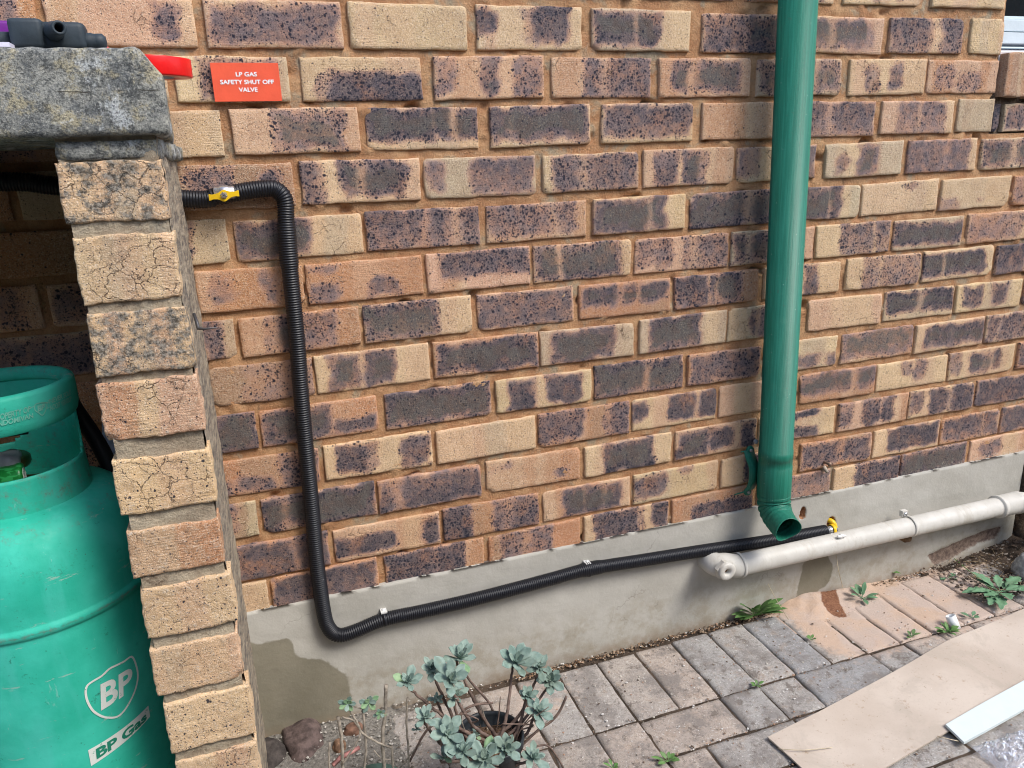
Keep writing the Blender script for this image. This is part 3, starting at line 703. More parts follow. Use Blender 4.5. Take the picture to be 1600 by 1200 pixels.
mb = MB(); roughbox(mb, pc.x-.05, pc.x-.005, pc.y+.0, pc.y+.03, -.60, -.575, st=.005, amp=.004, r=.008); tag(mb.build('plastic_wrap', simple('grey_plastic', (.30,.32,.36), .35)), 'crumpled grey plastic wrap beside the printed canister', 'wrap')
# hose leaving the valve
hp = [(CX-.02,CY+RC+.035,-.56),(CX+.02,CY+RC+.035,-.50),aty(100,612,-.12),aty(118,640,-.13),aty(140,672,-.14),aty(160,705,-.15),aty(178,745,-.16),aty(195,800,-.17),aty(215,900,-.17)]
mb = MB(); mb.tube(spline(hp, .008), .0125, 16); tag(mb.build('gas_hose', M_BLK), 'plain black rubber hose curving down behind the gas cylinder collar', 'hose')
mb = MB(); P0 = [aty(a, b, -.05) for a, b in ((158,640),(190,660),(200,760),(160,748))]
mb.add([P0[0],P0[1],P0[2],P0[3]] + [p+Vector((0,.02,0)) for p in P0], [(0,1,2,3),(7,6,5,4),(0,4,5,1),(1,5,6,2),(2,6,7,3),(3,7,4,0)])
tag(mb.build('plastic_jug', simple('pale_blue_plastic', (.50,.60,.85), .4), sm=False, bevel=.004), 'pale bluish white plastic container standing behind the hose in the store', 'container')

# ------------------------------------------------------------------ corrugated conduit and valve
m = NT('black_conduit'); M_COND = m.fin((.004,.005,.009), .45, m.bump(m.noise(60, 3), .0003), Specular_IOR_Level=.5)
YC = -.0185
cp = [(-1.0,YC,aty(20,284,YC).z+.004),(-.7,YC,aty(20,284,YC).z+.003)] + [aty(x, y, YC) for x, y in ((20,284),(90,291))]
cp2 = [(300,311),(340,306),(380,299),(410,295),(428,295),(440,303),(446,318),(447,345),(450,390),(457,460),(464,530),(470,610),(478,700),(487,790),(494,870),(501,925),(507,962),(512,978),(522,990),(536,992),(560,984),(600,968),(660,955),(730,939),(800,921),(860,905),(920,889),(1000,876),(1100,860),(1200,845),(1290,829)]
cpath = cp + [aty(x, y, YC) for x, y in cp2]
fine = resample(spline(cpath, .004), .00092)
def bulge(p):
    r = 0
    for c_, amp, wd in ((aty(455,385,YC), .0022, .045), (aty(924,888,YC), .0016, .03)):
        d = (p-c_).length; r = max(r, amp*smooth(wd, wd*.6, d))
    return r
rad = [.0146 + bulge(p) + .0008*(1-2*abs(math.sin(math.pi*i/5))**1.6) for i, p in enumerate(fine)]
cond = thing('gas_conduit', 'black corrugated conduit running down the brick wall and along the plinth', 'conduit', (0,YC,-1.1))
mb = MB(); mb.tube(fine, rad, 18); mb.build('hose', M_COND, cond)
M_CHR = simple('bright_nickel', (.62,.63,.65), .22, .1, Metallic=.85); M_YEL = simple('yellow_enamel', (.72,.46,.015), .32, .06)
vc = aty(350,305,-.038)
val = thing('ball_valve', 'nickel ball valve with yellow butterfly handle set in the black conduit', 'valve', vc)
mb = MB(); mb.lathe([(.001,-.017),(.010,-.017),(.011,-.015),(.011,-.008),(.0125,-.006),(.0125,.006),(.011,.008),(.011,.015),(.010,.017),(.001,.017)], vc+Vector((.001,.008,.004)), (1,0,.02), n=12)
mb.lathe([(.001,0),(.007,0),(.007,-.012),(.001,-.012)], vc+Vector((0,.006,0)), (0,1,0), n=18); mb.build('body', M_CHR, val)
mb = MB(); top = []
for i in range(33):
    u = -1+2*i/32; w_ = .0042 + .0060*math.exp(-(u/.33)**2) + .0012*smooth(.75, .95, abs(u)); top.append((u*.0245, w_))
vs = []
for yo in (0, .0035):
    for u, w_ in top: vs += [vc+Vector((u, -.008+yo + .002*abs(u)/.021, w_*.9 + u*.10)), vc+Vector((u, -.008+yo + .002*abs(u)/.021, -w_ + u*.10))]
k = len(top); fs = []
for i in range(k-1):
    fs += [(2*i,2*i+1,2*i+3,2*i+2), (2*k+2*i,2*k+2*i+2,2*k+2*i+3,2*k+2*i+1), (2*i,2*i+2,2*k+2*i+2,2*k+2*i), (2*i+1,2*k+2*i+1,2*k+2*i+3,2*i+3)]
fs += [(0,2*k,2*k+1,1), (2*k-2,2*k-1,4*k-1,4*k-2)]
mb.add(vs, fs); hd_ = mb.build('handle', M_YEL, val, sm=False, bevel=.0006)
mb = MB(); mb.lathe([(.001,-.013),(.0035,-.013),(.0048,-.011),(.0048,-.008),(.006,-.0079),(.006,-.0072)], vc, (0,1,0), n=6); mb.build('nut', M_CHR, hd_, sm=False)
# end fitting
e = aty(1290,829,YC); d1 = (aty(1312,826,YC)-e).normalized()
fit = thing('gas_fitting', 'yellow and steel pipe fitting at the end of the conduit entering the plinth hole', 'fitting', e)
mb = MB(); mb.lathe([(.001,-.004),(.011,-.004),(.011,.006),(.0095,.007),(.0095,.012),(.0108,.013),(.0108,.019),(.001,.019)], e, d1, n=20); mb.build('sleeve', M_CHR, fit)
mb = MB(); mb.lathe([(.013,.016),(.0145,.017),(.0145,.024),(.013,.025),(.001,.025)], e, d1, n=20); mb.tube(spline([e+d1*.024, e+d1*.033+Vector((0,.004,.004)), e+d1*.030+Vector((0,.012,.016)), e+d1*.020+Vector((0,.03,.018))], .004), .0072, 14)
mb.build('elbow', M_YEL, fit)
mb = MB(); mb.tube([e+d1*.024, e+d1*.036], .006, 14); mb.build('spigot', M_CHR, fit)
# saddles that hold the conduit on the plinth
M_GWH = simple('galvanised_clip', (.62,.62,.60), .4, .1)
for k, (x, y, lb) in enumerate(((600,960,'small pale saddle clip on the conduit nearest its lower bend'), (919,884,'small pale saddle clip midway along the conduit on the plinth'))):
    p = aty(x, y, -.02); t = thing('pipe_clip', lb, 'clip', p, 'clips holding the conduit')
    mb = MB(); mb.lathe([(.0150,-.0025),(.0160,-.0025),(.0160,.0025),(.0150,.0025)], Vector((p.x, YC, p.z-.012)), (1,0,.06), n=28, close=True); mb.build('strap', M_COND, t)
    mb = MB(); mb.box(p.x-.006, p.x+.007, -.0225, -.004, p.z+.003, p.z+.0062); mb.lathe([(.001,0),(.003,0),(.003,.002),(.001,.003)], (p.x, -.012, p.z+.006), n=10); mb.build('tab', M_GWH, t, sm=False)

# ------------------------------------------------------------------ green downpipe
m = NT('downpipe_green'); st = m.noise(30, 4, .6, m.n('Mapping', {'Vector': m.obj, 'Scale': (8, 8, .25)})); n2 = m.noise(180, 4, .7)
c = m.mix(m.ramp(st, .35, .65), (.009,.125,.080), (.017,.165,.11)); c = m.mix(m.ramp(m.vor(60), .03, .07, .7, 0), c, (.35,.5,.42))
c = m.mix(m.ramp(m.noise(12, 5, .7), .6, .72, 0, .25), c, (.06,.20,.14))
c = m.mix(m.ramp(m.noise(70, 6, .8), .60, .68, 0, .6), c, (.05,.10,.07)); c = m.mix(m.ramp(m.noise(8, 6, .8, m.n('Mapping', {'Vector': m.obj, 'Scale': (2, 2, 9)})), .66, .69, 0, .5), c, (.16,.30,.23))
M_DP = m.fin(c, .45, m.bump(m.math('ADD', st, n2), .0008, .5))
dp = thing('downpipe', 'green round rainwater downpipe with pleated shoe pouring over the grey waste pipe', 'downpipe', (.92,-.06,-1.0))
A0, A1 = aty(1247,0,-.062), aty(1209,770,-.062); A0 = A0 + (A0-A1)*.25; RD = .0385
dirp = (A1-A0).normalized()
j1 = A0.lerp(A1, .925); 
prof = [(RD-.002, 0), (RD, 0)]; Lp = (A1-A0).length
prof += [(RD, Lp*.915), (RD+.0012, Lp*.9155), (RD+.0014, Lp*.93), (RD+.0004, Lp*.931), (RD+.0004, Lp*.945), (RD+.0012, Lp*.9455), (RD+.0012, Lp)]
mb = MB(); mb.lathe(prof, A0, dirp, n=48); mb.build('pipe', M_DP, dp)
# pleated elbow
end = aty(1231,829,-.140); out = Vector((-.16,-.96,-.20)).normalized()
el = []; 
for i in range(41):
    t = i/40; p0, p1, p2, p3 = A1, A1+dirp*.050, end-out*.050, end
    el.append(p0*(1-t)**3+p1*3*t*(1-t)**2+p2*3*t*t*(1-t)+p3*t**3)
mb = MB(); vs = []; n = 48; u = Vector((1,0,0)); NE = 41
T = [(el[min(i+1,40)]-el[max(i-1,0)]).normalized() for i in range(NE)]
for i, p in enumerate(el):
    uu = (u - T[i]*u.dot(T[i])).normalized(); w_ = T[i].cross(uu)
    pl = smooth(.02,.06,i/40)*smooth(.80,.70,i/40)
    for j in range(n):
        a = 2*math.pi*j/n; f = max(0, -math.sin(a)) if w_.y < 0 else max(0, math.sin(a))
        inner = max(0, (uu*math.cos(a)+w_*math.sin(a)).dot(Vector((.3,.5,.8)).normalized()*-1))
        r = RD+.0015 - .0065*smooth(8, 40, i) - .0045*pl*(max(0, 1-abs(((i+1.5) % 5)-1.5)/1.5))*(.6+.4*inner)
        if i > 30:                                        # dented mouth
            r -= .005*smooth(30, 40, i)*max(0, math.cos(a-5.4))**3; r -= .004*smooth(30,40,i)*max(0, math.cos(a-2.4))**3
        vs.append(p + (uu*math.cos(a)*.98+w_*math.sin(a))*r + T[i]*(.004*math.sin(2*a+1)*smooth(34, 40, i)))
fs = [(i*n+j, i*n+(j+1)%n, (i+1)*n+(j+1)%n, (i+1)*n+j) for i in range(NE-1) for j in range(n)]
b_ = mb.add(vs, fs)
o = mb.build('shoe', M_DP, dp); md = o.modifiers.new('s', 'SOLIDIFY'); md.thickness = .0012; md.offset = -1
# opened clamp hanging beside the pipe
cl = thing('pipe_clamp', 'loose green pipe clamp half hanging open on the wall left of the downpipe', 'clamp', aty(1177,735,-.03))
mb = MB(); q = []
for x, y, dy in ((1175,702,-.012),(1181,702,-.014),(1184,712,-.022),(1189,725,-.030),(1190,738,-.034),(1188,752,-.030),(1182,764,-.020),(1172,768,-.012),(1166,770,-.012)):
    q.append(aty(x-5, y, dy))
q = spline(q, .004); wv = Vector((-.027,-.004,0))
vs = []; 
for p in q: vs += [p-wv*.1, p+wv]
k = len(q); mb.add(vs, [(2*i,2*i+1,2*i+3,2*i+2) for i in range(k-1)])
o = mb.build('strap', M_DP, cl); md = o.modifiers.new('s','SOLIDIFY'); md.thickness = .003
for x, y in ((1172,703),(1168,768)):
    p = aty(x, y, -.014); mb = MB(); mb.lathe([(.001,.003),(.0095,.003),(.0105,.0),(.0105,-.002)], p, (0,-1,0), n=20); mb.build('ear', M_DP, cl)
    mb = MB(); mb.lathe([(.001,.007),(.003,.0065),(.0042,.004),(.0042,.002)], p, (0,-1,0), n=12); mb.build('screw', simple('dull_zinc', (.35,.36,.34), .4, Metallic=.6), cl)
mb = MB(); mb.tube([aty(1181,690,-.004), aty(1181,690,-.03)], .006, 10); mb.build('bracket', simple('grey_zinc', (.22,.23,.23), .5), cl)
# screw and debris left in the wall right of the downpipe
p = aty(1288,722,0.); scw = thing('wall_screw', 'corroded screw and wall plug sticking out of the brick joint right of the downpipe', 'screw', p)
mb = MB(); mb.tube([p+Vector((0,.01,0)), p+Vector((-.002,-.022,.002))], .0035, 8); mb.lathe([(.001,.004),(.005,.002),(.006,-.001)], p+Vector((-.002,-.022,.003)), (0,-1,.1), n=12); mb.build('shank', simple('rusty_steel', (.22,.15,.11), .5, .4, Metallic=.5), scw)
mb = MB(); mb.tube([p+Vector((.001,.008,-.012)), p+Vector((.002,-.012,-.024))], [.007,.004], 8); mb.build('plug', simple('grubby_plug', (.32,.27,.22), .8, .3), scw)

# ------------------------------------------------------------------ grey waste pipe
m = NT('pvc_grey'); n1 = m.noise(14, 5, .65); c = m.mix(m.ramp(n1, .35, .7), (.50,.485,.44), (.585,.57,.525)); c = m.mix(m.ramp(m.noise(70, 5, .7), .62, .75, 0, .5), c, (.36,.30,.22)); c = m.mix(m.ramp(m.noise(260, 3, .7), .66, .74, 0, .6), c, (.20,.17,.13))
c = m.mix(m.ramp(m.noise(6, 6, .75, m.n('Mapping', {'Vector': m.obj, 'Scale': (3, 1, 1)})), .50, .66, 0, .45), c, (.36,.32,.25))
moss = m.attr('moss'); c = m.mix(m.ramp(m.math('ADD', moss, m.math('MULTIPLY', m.math('SUBTRACT', m.noise(90, 4), .5), .8)), .4, .6), c, (.05,.075,.02))
M_PVC = m.fin(c, .45, m.bump(n1, .0006, .5))
YW = -.050; RW = .0265
w0, w1 = aty(1150,884,YW), aty(1562,791,YW); dw = (w1-w0).normalized()
wp_ = thing('waste_pipe', 'pale grey plastic waste pipe clipped low along the plinth', 'pipe', w0)
mb = MB(); mb.tube([w0, w1], RW, 36, caps=False); mb.build('pipe', M_PVC, wp_)
# left elbow with access plug
ec = aty(1126,884,YW)
mb = MB(); mb.tube(spline([(w0+dw*.012), w0, ec+dw*.014, ec+Vector((-.006,.008,0)), ec+Vector((-.010,.03,0)), ec+Vector((-.010,.05,0))], .005), .0285, 32)
mb.lathe([(.0298,-.004),(.031,-.003),(.031,.003),(.0285,.005)], w0+dw*.010, dw, n=36)
mb.build('elbow', M_PVC, wp_)
pd = Vector((.0,-1,-.05)).normalized(); pp = ec+Vector((-.008,-.022,.007))
mb = MB(); mb.lathe([(.026,.0),(.026,.011),(.022,.012)], pp, pd, n=6); plg_ = mb.build('plug', M_PVC, wp_, sm=False)
mb = MB(); mb.lathe([(.0225,.010),(.0225,.018),(.0205,.020),(.0105,.020),(.0085,.018),(.008,.010),(.0005,.007)], pp, pd, n=32); mb.build('plug_boss', M_PVC, plg_)
mb = MB(); mb.lathe([(.0005,.0085),(.0082,.0095)], pp, pd, n=20); mb.build('plug_hole', simple('dirt_brown', (.16,.09,.05), .9, .3), plg_)
# right end: socket, bend away
mb = MB(); q = spline([w1-dw*.012, w1+dw*.03, w1+dw*.07+Vector((0,-.003,0)), w1+dw*.115+Vector((.0,-.014,-.012)), w1+dw*.17+Vector((.0,-.05,-.035)), w1+dw*.24+Vector((0,-.09,-.07))], .004)
mb.tube(q, [.0305 + (.0015 if i < 3 or 16 < i < 20 else 0) for i in range(len(q))], 36, moss=0.)
mb.a['moss'] = [.75*smooth(.035,.0, abs(v[0]-(w1.x+.078)))*smooth(.01,-.03, v[2]-w1.z) for v in mb.v]; mb.build('bend', M_PVC, wp_)
# clips
for x, y in ((1420,822),):
    p = aty(x, y, YW); mb = MB(); mb.lathe([(RW+.0004,-.0035),(RW+.0022,-.003),(RW+.0022,.003),(RW+.0004,.0035)], p, dw, n=36); clp_ = mb.build('clip', M_PVC, wp_)
    mb = MB(); mb.box(p.x-.016, p.x+.002, -.040, -.028, p.z+RW-.003, p.z+RW+.015); mb.build('clip_lug', M_PVC, clp_, sm=False, bevel=.002)
    mb = MB(); mb.lathe([(.001,.004),(.0055,.003),(.0055,.0)], (p.x-.007, -.0402, p.z+RW+.006), (0,-1,0), n=12); mb.build('clip_screw', M_CHR, clp_)
mb = MB(); roughbox(mb, aty(1420,842,YW).x-.013, aty(1420,842,YW).x+.013, -.05, -.012, aty(1420,842,YW).z-.012, aty(1420,842,YW).z+.004, st=.004, amp=.003, r=.005); tag(mb.build('mud_nest', simple('mud', (.14,.085,.045), .95, .4, bumpd=.002)), 'small brown mud clump under the waste pipe clip', 'mud clump')
mb = MB(); p = aty(1316,838,YW-RW*.6)
for k in range(7):
    q = p+Vector((random.uniform(-.012,.012), random.uniform(-.003,.003), random.uniform(-.006,.006))); roughbox(mb, q.x-.006, q.x+.006, q.y-.003, q.y+.003, q.z-.003, q.z+.003, st=.003, amp=.002, r=.002)
tag(mb.build('sealant_blob', simple('white_sealant', (.75,.75,.72), .5)), 'blob of white sealant on top of the waste pipe by the fitting', 'sealant')

# ------------------------------------------------------------------ ground
G = -1.375
PV = {}
m = NT('paver'); base = m.attr('base', 'Color'); n1 = m.noise(20, 5, .65); n2 = m.noise(170, 5, .75); n3 = m.noise(600, 2, .6)
c = m.mix(m.ramp(n1, .3, .7), m.mix(.35, base, (.16,.15,.145)), base)
c = m.mix(m.ramp(m.noise(38, 5, .7), .5, .7, 0, .5), c, (.33,.24,.17))
c = m.mix(m.ramp(n2, .5, .66, 0, .55), c, (.12,.105,.095)); c = m.mix(m.ramp(n3, .56, .68, 0, .6), c, (.52,.48,.42))
c = m.mix(m.ramp(m.noise(150, 3, .8), .60, .68, 0, .8), c, (.68,.67,.64))
c = m.mix(m.ramp(m.noise(11, 6, .75), .46, .62, 0, .75), c, (.20,.18,.165)); c = m.mix(m.ramp(m.noise(27, 6, .8), .55, .62, 0, .75), c, (.15,.125,.105))
sand = m.attr('sand'); sf = m.ramp(m.math('ADD', sand, m.math('MULTIPLY', m.math('SUBTRACT', m.noise(45, 6, .75), .5), 1.1)), .30, .72)
sc_ = m.mix(m.ramp(m.noise(9, 4, .6), .45, .62), (.54,.43,.36), (.58,.42,.31))
sc_ = m.mix(m.ramp(n3, .54, .66, 0, .45), sc_, (.32,.20,.13)); c = m.mix(m.math('MULTIPLY', sf, .88), c, sc_)
wet = m.attr('wet'); wf = m.ramp(m.math('ADD', wet, m.math('MULTIPLY', m.math('SUBTRACT', n2, .5), .5)), .42, .58)
c = m.mix(wf, c, m.mix(m.ramp(n2, .4, .6), (.15,.065,.035), (.26,.125,.07)))
M_PAVER = m.fin(c, .92, m.bump(m.math('ADD', n2, m.math('MULTIPLY', n3, .5)), .0028, .9))
WETP = [(P.x, P.y) for P in (atz(a, b, G) for a, b in ((1281,930),(1292,924),(1305,926),(1312,945),(1325,963),(1310,964),(1292,957),(1283,947)))]
WET2 = [(P.x, P.y) for P in (atz(a, b, G) for a, b in ((1245,925),(1262,915),(1280,905),(1306,903),(1300,915),(1275,922),(1268,928),(1250,932)))]
def sandf(X, Y):
    s = .95*smooth(.95, 1.08, X)*smooth(1.66, 1.45, X)*smooth(-.31, -.13, Y) + .38*smooth(.85,1.15,X)*smooth(-.40,-.2,Y)
    s = max(s, .85*smooth(-.10,-.02,Y+ .03*pn(X*9,2))*smooth(.9,1.02,X))
    s = max(s, .55*smooth(.62,.2,X)*smooth(.1,.3,X)*smooth(-.3,-.1,Y))
    s = max(s, .30*smooth(.45, .25, X))
    return s
def paver(mb, x0, x1, y0, y1, base, seed):
    rs = random.Random(seed); st = .010; nx, ny = max(3, int((x1-x0)/st)), max(3, int((y1-y0)/st)); t1, t2 = rs.uniform(-.012,.012), rs.uniform(-.012,.012); zo = rs.uniform(-.002,.002)
    ax = [0,.28]+list(range(1,nx))+[nx-.28,nx]; ay = [0,.28]+list(range(1,ny))+[ny-.28,ny]; vs=[]; B=[]; Sa=[]; We=[]
    rot = rs.uniform(-.012,.012); cx, cy = (x0+x1)/2, (y0+y1)/2
    for j in range(-1, len(ay)+1):
        for i in range(-1, len(ax)+1):
            bk = i in (-1, len(ax)) or j in (-1, len(ay))
            u = ax[min(max(i,0),len(ax)-1)]/nx; v = ay[min(max(j,0),len(ay)-1)]/ny
            X, Y = x0+u*(x1-x0), y0+v*(y1-y0); de = min(min(u,1-u)*(x1-x0), min(v,1-v)*(y1-y0)); r = .006
            z = G+zo + (u-.5)*t1*(x1-x0) + (v-.5)*t2*(y1-y0) + pn(X*40,Y*40,seed)*.0012 + pn(X*130,Y*130)*.0008
            z -= (r-math.sqrt(max(0,r*r-(r-de)**2))) if de < r else 0
            e_ = .0022*pn(X*30, Y*30, seed+.5)
            if bk: z = G-.03
            X2 = X + e_ - (Y-cy)*rot; Y2 = Y + e_ + (X-cx)*rot
            vs.append((X2, Y2, z)); B.append(base); Sa.append(sandf(X, Y))
            w_ = max(inpoly(X2, Y2, WETP), inpoly(X2, Y2, WET2)) if .9 < X < 1.5 and Y > -.2 else -1
            We.append(.5+w_*40 if w_ > -.02 else 0)
    c_ = len(ax)+2; r_ = len(ay)+2
    mb.add(vs, [(j*c_+i, j*c_+i+1, (j+1)*c_+i+1, (j+1)*c_+i) for j in range(r_-1) for i in range(c_-1)], base=B, sand=Sa, wet=We)
PCOL = [(.44,.385,.335),(.42,.395,.365),(.46,.385,.325),(.335,.335,.335),(.385,.37,.35),(.45,.41,.37)]
mb = MB(); g = .0024; k = 0
X = .258
cols1 = [2,1,5,0,2,4,1,3,5,2,0,5,2]
while X < 1.62:                                            # soldier row along the wall
    k += 1; paver(mb, X+g/2, X+.1035-g/2, -.24, -.027 if X > .5 else -.030, PCOL[cols1[k % 13]], k)
    X += .1035
X = -.26
while X < .25: k += 1; paver(mb, X+g/2, X+.1035-g/2, -.24, -.03, PCOL[[0,2,5][k % 3]], k); X += .1035
lay = [(.258,.361,-.46,-.2445,0),(.3615,.463,-.46,-.2445,2),(.465,.667,-.354,-.2445,2),(.6685,.768,-.354,-.2445,4),(.77,.868,-.354,-.2445,1),(.87,1.087,-.354,-.2445,3),(1.09,1.192,-.354,-.2445,4),(1.195,1.297,-.354,-.2445,0),(1.30,1.402,-.354,-.2445,2),(1.405,1.62,-.354,-.2445,0),
       (.466,.557,-.46,-.3575,2),(.5595,.775,-.46,-.3575,1),(.778,.88,-.46,-.3575,3),(.883,1.09,-.46,-.3575,3),(1.093,1.30,-.46,-.3575,1),(1.303,1.51,-.46,-.3575,5)]
for a, b, c_, d, q in lay: k += 1; paver(mb, a, b, c_, d, PCOL[q], k)
for r_ in range(8):
    y1 = -.4635 - r_*.1035; X = -.2 + (.1 if r_ % 2 else 0)
    while X < 2.2: k += 1; paver(mb, X, X+.2045, y1-.0995, y1, PCOL[(k*7+r_) % 6 if r_ else [1,1,3,4,1,1][k % 6]], k); X += .2085
X = -.26
while X < .25:
    k += 1; paver(mb, X, X+.1, -.46, -.2445, PCOL[[0,5,2][k % 3]], k); X += .1035
o = mb.build('paving', M_PAVER); o['kind'] = 'structure'
# soil sheet under and beyond the pavers
m = NT('soil'); n1 = m.noise(14, 6, .7); n2 = m.noise(130, 6, .8)
c = m.mix(m.ramp(n1, .35, .65), (.045,.032,.022), (.12,.085,.06)); c = m.mix(m.ramp(n2, .55, .7, 0, .7), c, (.22,.17,.12))
c = m.mix(m.attr('pale'), c, m.mix(m.ramp(n2, .35, .65), (.20,.185,.165), (.40,.375,.33)))
c = m.mix(m.ramp(m.noise(320, 2), .68, .73, 0, .8), c, (.45,.42,.36)); M_SOIL = m.fin(c, .95, m.bump(m.math('ADD', n2, n1), .008, 1))
mb = MB(); xs = [-80,-20,-5,-2] + list(np.arange(-1.2, .3, .02)) + list(np.arange(.3, 1.30, .02)) + list(np.arange(1.3, 2.2, .01)) + [2.4,3,6,20,80]
ys = [-80,-20,-6,-3,-2.2] + list(np.arange(-1.6, -.5, .04)) + list(np.arange(-.5, -.001, .011)) + [.01,.26,1,5,20,80]
vs = []; PA = []
for Y in ys:
    for X in xs:
        z = G-.0046 if (-.26 < X < 1.6 or Y < -.47) else G-.004
        z += pn(X*30, Y*30)*.002
        if X > 1.5 and Y > -.30:
            t = smooth(1.58, 1.75, X + .08*pn(Y*9, 4) + Y*.25)*smooth(-.42, -.22, Y); z += t*(.018 + .030*pn(X*9, Y*9, 2) + .016*pn(X*40, Y*40) + .008*pn(X*110, Y*110)); z += .05*smooth(1.7, 2.0, X)
        pa = smooth(.0, -.12, X + .05*pn(X*9, Y*9)) if X > -.32 else 0
        if X < -.02 and Y < 0: z += .012*smooth(.03, -.02, X) + .006*pn(X*40, Y*40)*smooth(.03,-.02,X)
        pa = smooth(.05,-.02,X)*.9
        vs.append((X, Y, z)); PA.append(pa)
nc = len(xs); mb.add(vs, [(j*nc+i, j*nc+i+1, (j+1)*nc+i+1, (j+1)*nc+i) for j in range(len(ys)-1) for i in range(nc-1)], pale=PA)
o = mb.build('ground', M_SOIL); o['kind'] = 'structure'
# pale rubbly concrete haunch left of the pavers
# little drift of red sand against the plinth
mb = MB(); cx, cy = atz(1268,925,G).x, -.02; vs = []; nx, ny = 90, 30; We = []
for j in range(ny+1):
    for i in range(nx+1):
        X = .93+.62*i/nx; Y = -.125+.125*j/ny
        t = smooth(-.11, -.004, Y + .02*pn(X*16, Y*16))*(smooth(.97,1.06,X)*smooth(1.5,1.15,X)*.55 + .45*math.exp(-((X-1.10)/.06)**2))
        z = G - .004 + .026*t + (.0035*pn(X*40, Y*40) + .0015*pn(X*120,Y*120))*min(1, t*3)
        vs.append((X, Y, z)); w_ = max(inpoly(X, Y, WETP), inpoly(X, Y, WET2)); We.append(.5+w_*40 if w_ > -.02 else 0)
mb.add(vs, [(j*(nx+1)+i, j*(nx+1)+i+1, (j+1)*(nx+1)+i+1, (j+1)*(nx+1)+i) for j in range(ny) for i in range(nx)], sand=[1.0]*len(vs), wet=We, base=[(.5,.35,.25)]*len(vs))
o = mb.build('sand_drift', M_PAVER); o['kind'] = 'stuff'; o['label'] = 'drift of fine reddish sand against the foot of the plinth'; o['category'] = 'sand'
# crumbs, chips and dry bits
def blob(mb, p, s, rs, **k):
    V = [Vector(v) for v in ((1,0,0),(-1,0,0),(0,1,0),(0,-1,0),(0,0,1),(0,0,-1))]
    V = [p + Vector((v.x*s*rs.uniform(.6,1.3), v.y*s*rs.uniform(.6,1.3), v.z*s*rs.uniform(.3,.8))) for v in V]
    mb.add(V, [(0,2,4),(2,1,4),(1,3,4),(3,0,4),(2,0,5),(1,2,5),(3,1,5),(0,3,5)], **k)
rs = random.Random(5); mb = MB()
for i in range(2600):
    X = rs.uniform(.0, 1.75); Y = -rs.random()**1.3*.62
    if rs.random() < .45: Y = rs.choice([-.2425,-.356,-.462,-.016]) + rs.gauss(0,.005)
    cc = rs.choice([(.5,.46,.4),(.10,.07,.05),(.2,.14,.1),(.6,.58,.55),(.35,.22,.15)])
    blob(mb, Vector((X, min(Y,-.006), G+.002)), rs.choice([.0008,.0012,.0018,.0028])*rs.uniform(.7,1.3), rs, base=[cc]*6)
for i in range(900):
    X = rs.uniform(.25, 1.5); blob(mb, Vector((X, -.014+rs.gauss(0,.006), G+.001)), rs.uniform(.001,.0045), rs, base=[rs.choice([(.07,.05,.035),(.2,.12,.07),(.3,.22,.15)])]*6)
for i in range(1500):
    X = rs.uniform(1.5, 2.1); Y = -.008-rs.random()*.20; blob(mb, Vector((X, Y, G+.012+.03*smooth(1.6,1.9,X))), rs.uniform(.001,.006), rs, base=[rs.choice([(.05,.035,.025),(.10,.07,.05),(.2,.17,.14)])]*6)
for i in range(1400):
    X = rs.uniform(-.28, .06); Y = -rs.random()*.6; blob(mb, Vector((X, min(-.01,Y), G+.012)), rs.uniform(.001,.004), rs, base=[rs.choice([(.40,.38,.34),(.25,.23,.2),(.12,.1,.08),(.5,.47,.42)])]*6)
m = NT('grit'); o = mb.build('gravel', m.fin(m.attr('base','Color'), .95), sm=False); o['kind'] = 'stuff'; o['label'] = 'loose grit and crumbs scattered over the paving and its joints'; o['category'] = 'gravel'
# stones
def stone(label, p, sx, sy, sz, col, seed, name='stone'):
    bm = bmesh.new(); bmesh.ops.create_icosphere(bm, subdivisions=4, radius=1)
    for v in bm.verts:
        d = 1 + .22*noise.noise(v.co*1.3+Vector((seed,0,0))) + .07*noise.noise(v.co*4+Vector((seed,0,0))) + .025*noise.noise(v.co*12)
        v.co = Vector((v.co.x*sx*d, v.co.y*sy*d, v.co.z*sz*d)) + Vector(p)
    mb = MB(); mb.add([v.co for v in bm.verts], [tuple(v.index for v in f.verts) for f in bm.faces]); bm.free()
    return tag(mb.build(name, simple('stone_%d' % seed, col, .9, .45, 60, .002, 120)), label, 'stone')
p = atz(476,1165,G); stone('large dark purplish brown rock against the plinth foot on the left', p+Vector((0,.02,-.005)), .045, .085, .035, (.10,.072,.065), 3, 'rock')
p = atz(552,1140,G+.01); stone('round brown pebble on the gravel behind the dry stems', p, .020, .017, .014, (.17,.095,.065), 5)
p = atz(530,1165,G+.01); stone('small reddish stone between the dark rock and the green bucket', p, .014, .016, .012, (.22,.13,.08), 9)
p = atz(420,1180,G+.01); stone('dark rubble stone in the corner by the pillar foot', p, .035, .04, .03, (.06,.05,.045), 11)
p = atz(1339,893,G+.012); stone('flat brown disc-like pebble at the foot of the plinth', p, .011, .006, .012, (.33,.26,.20), 13)
p = aty(1600,762,-.01); stone('pale grey boulder at the broken right end of the plinth', p+Vector((.045,.05,0)), .045, .05, .05, (.28,.25,.2), 17, 'rock')
p = atz(1593,905,G+.02); stone('rounded mottled river stone at the right edge beside the broad weed', p+Vector((.045,-.0,.01)), .035, .05, .05, (.40,.40,.38), 19)
# earth bank that the wall end dies into
mb = MB(); roughbox(mb, 1.85, 2.7, -.02, .2, -1.40, -1.09, st=.02, amp=.02, r=.03)
tag(mb.build('earth_bank', M_SOIL), 'dark mossy earth bank where the plinth ends at the right', 'earth bank')

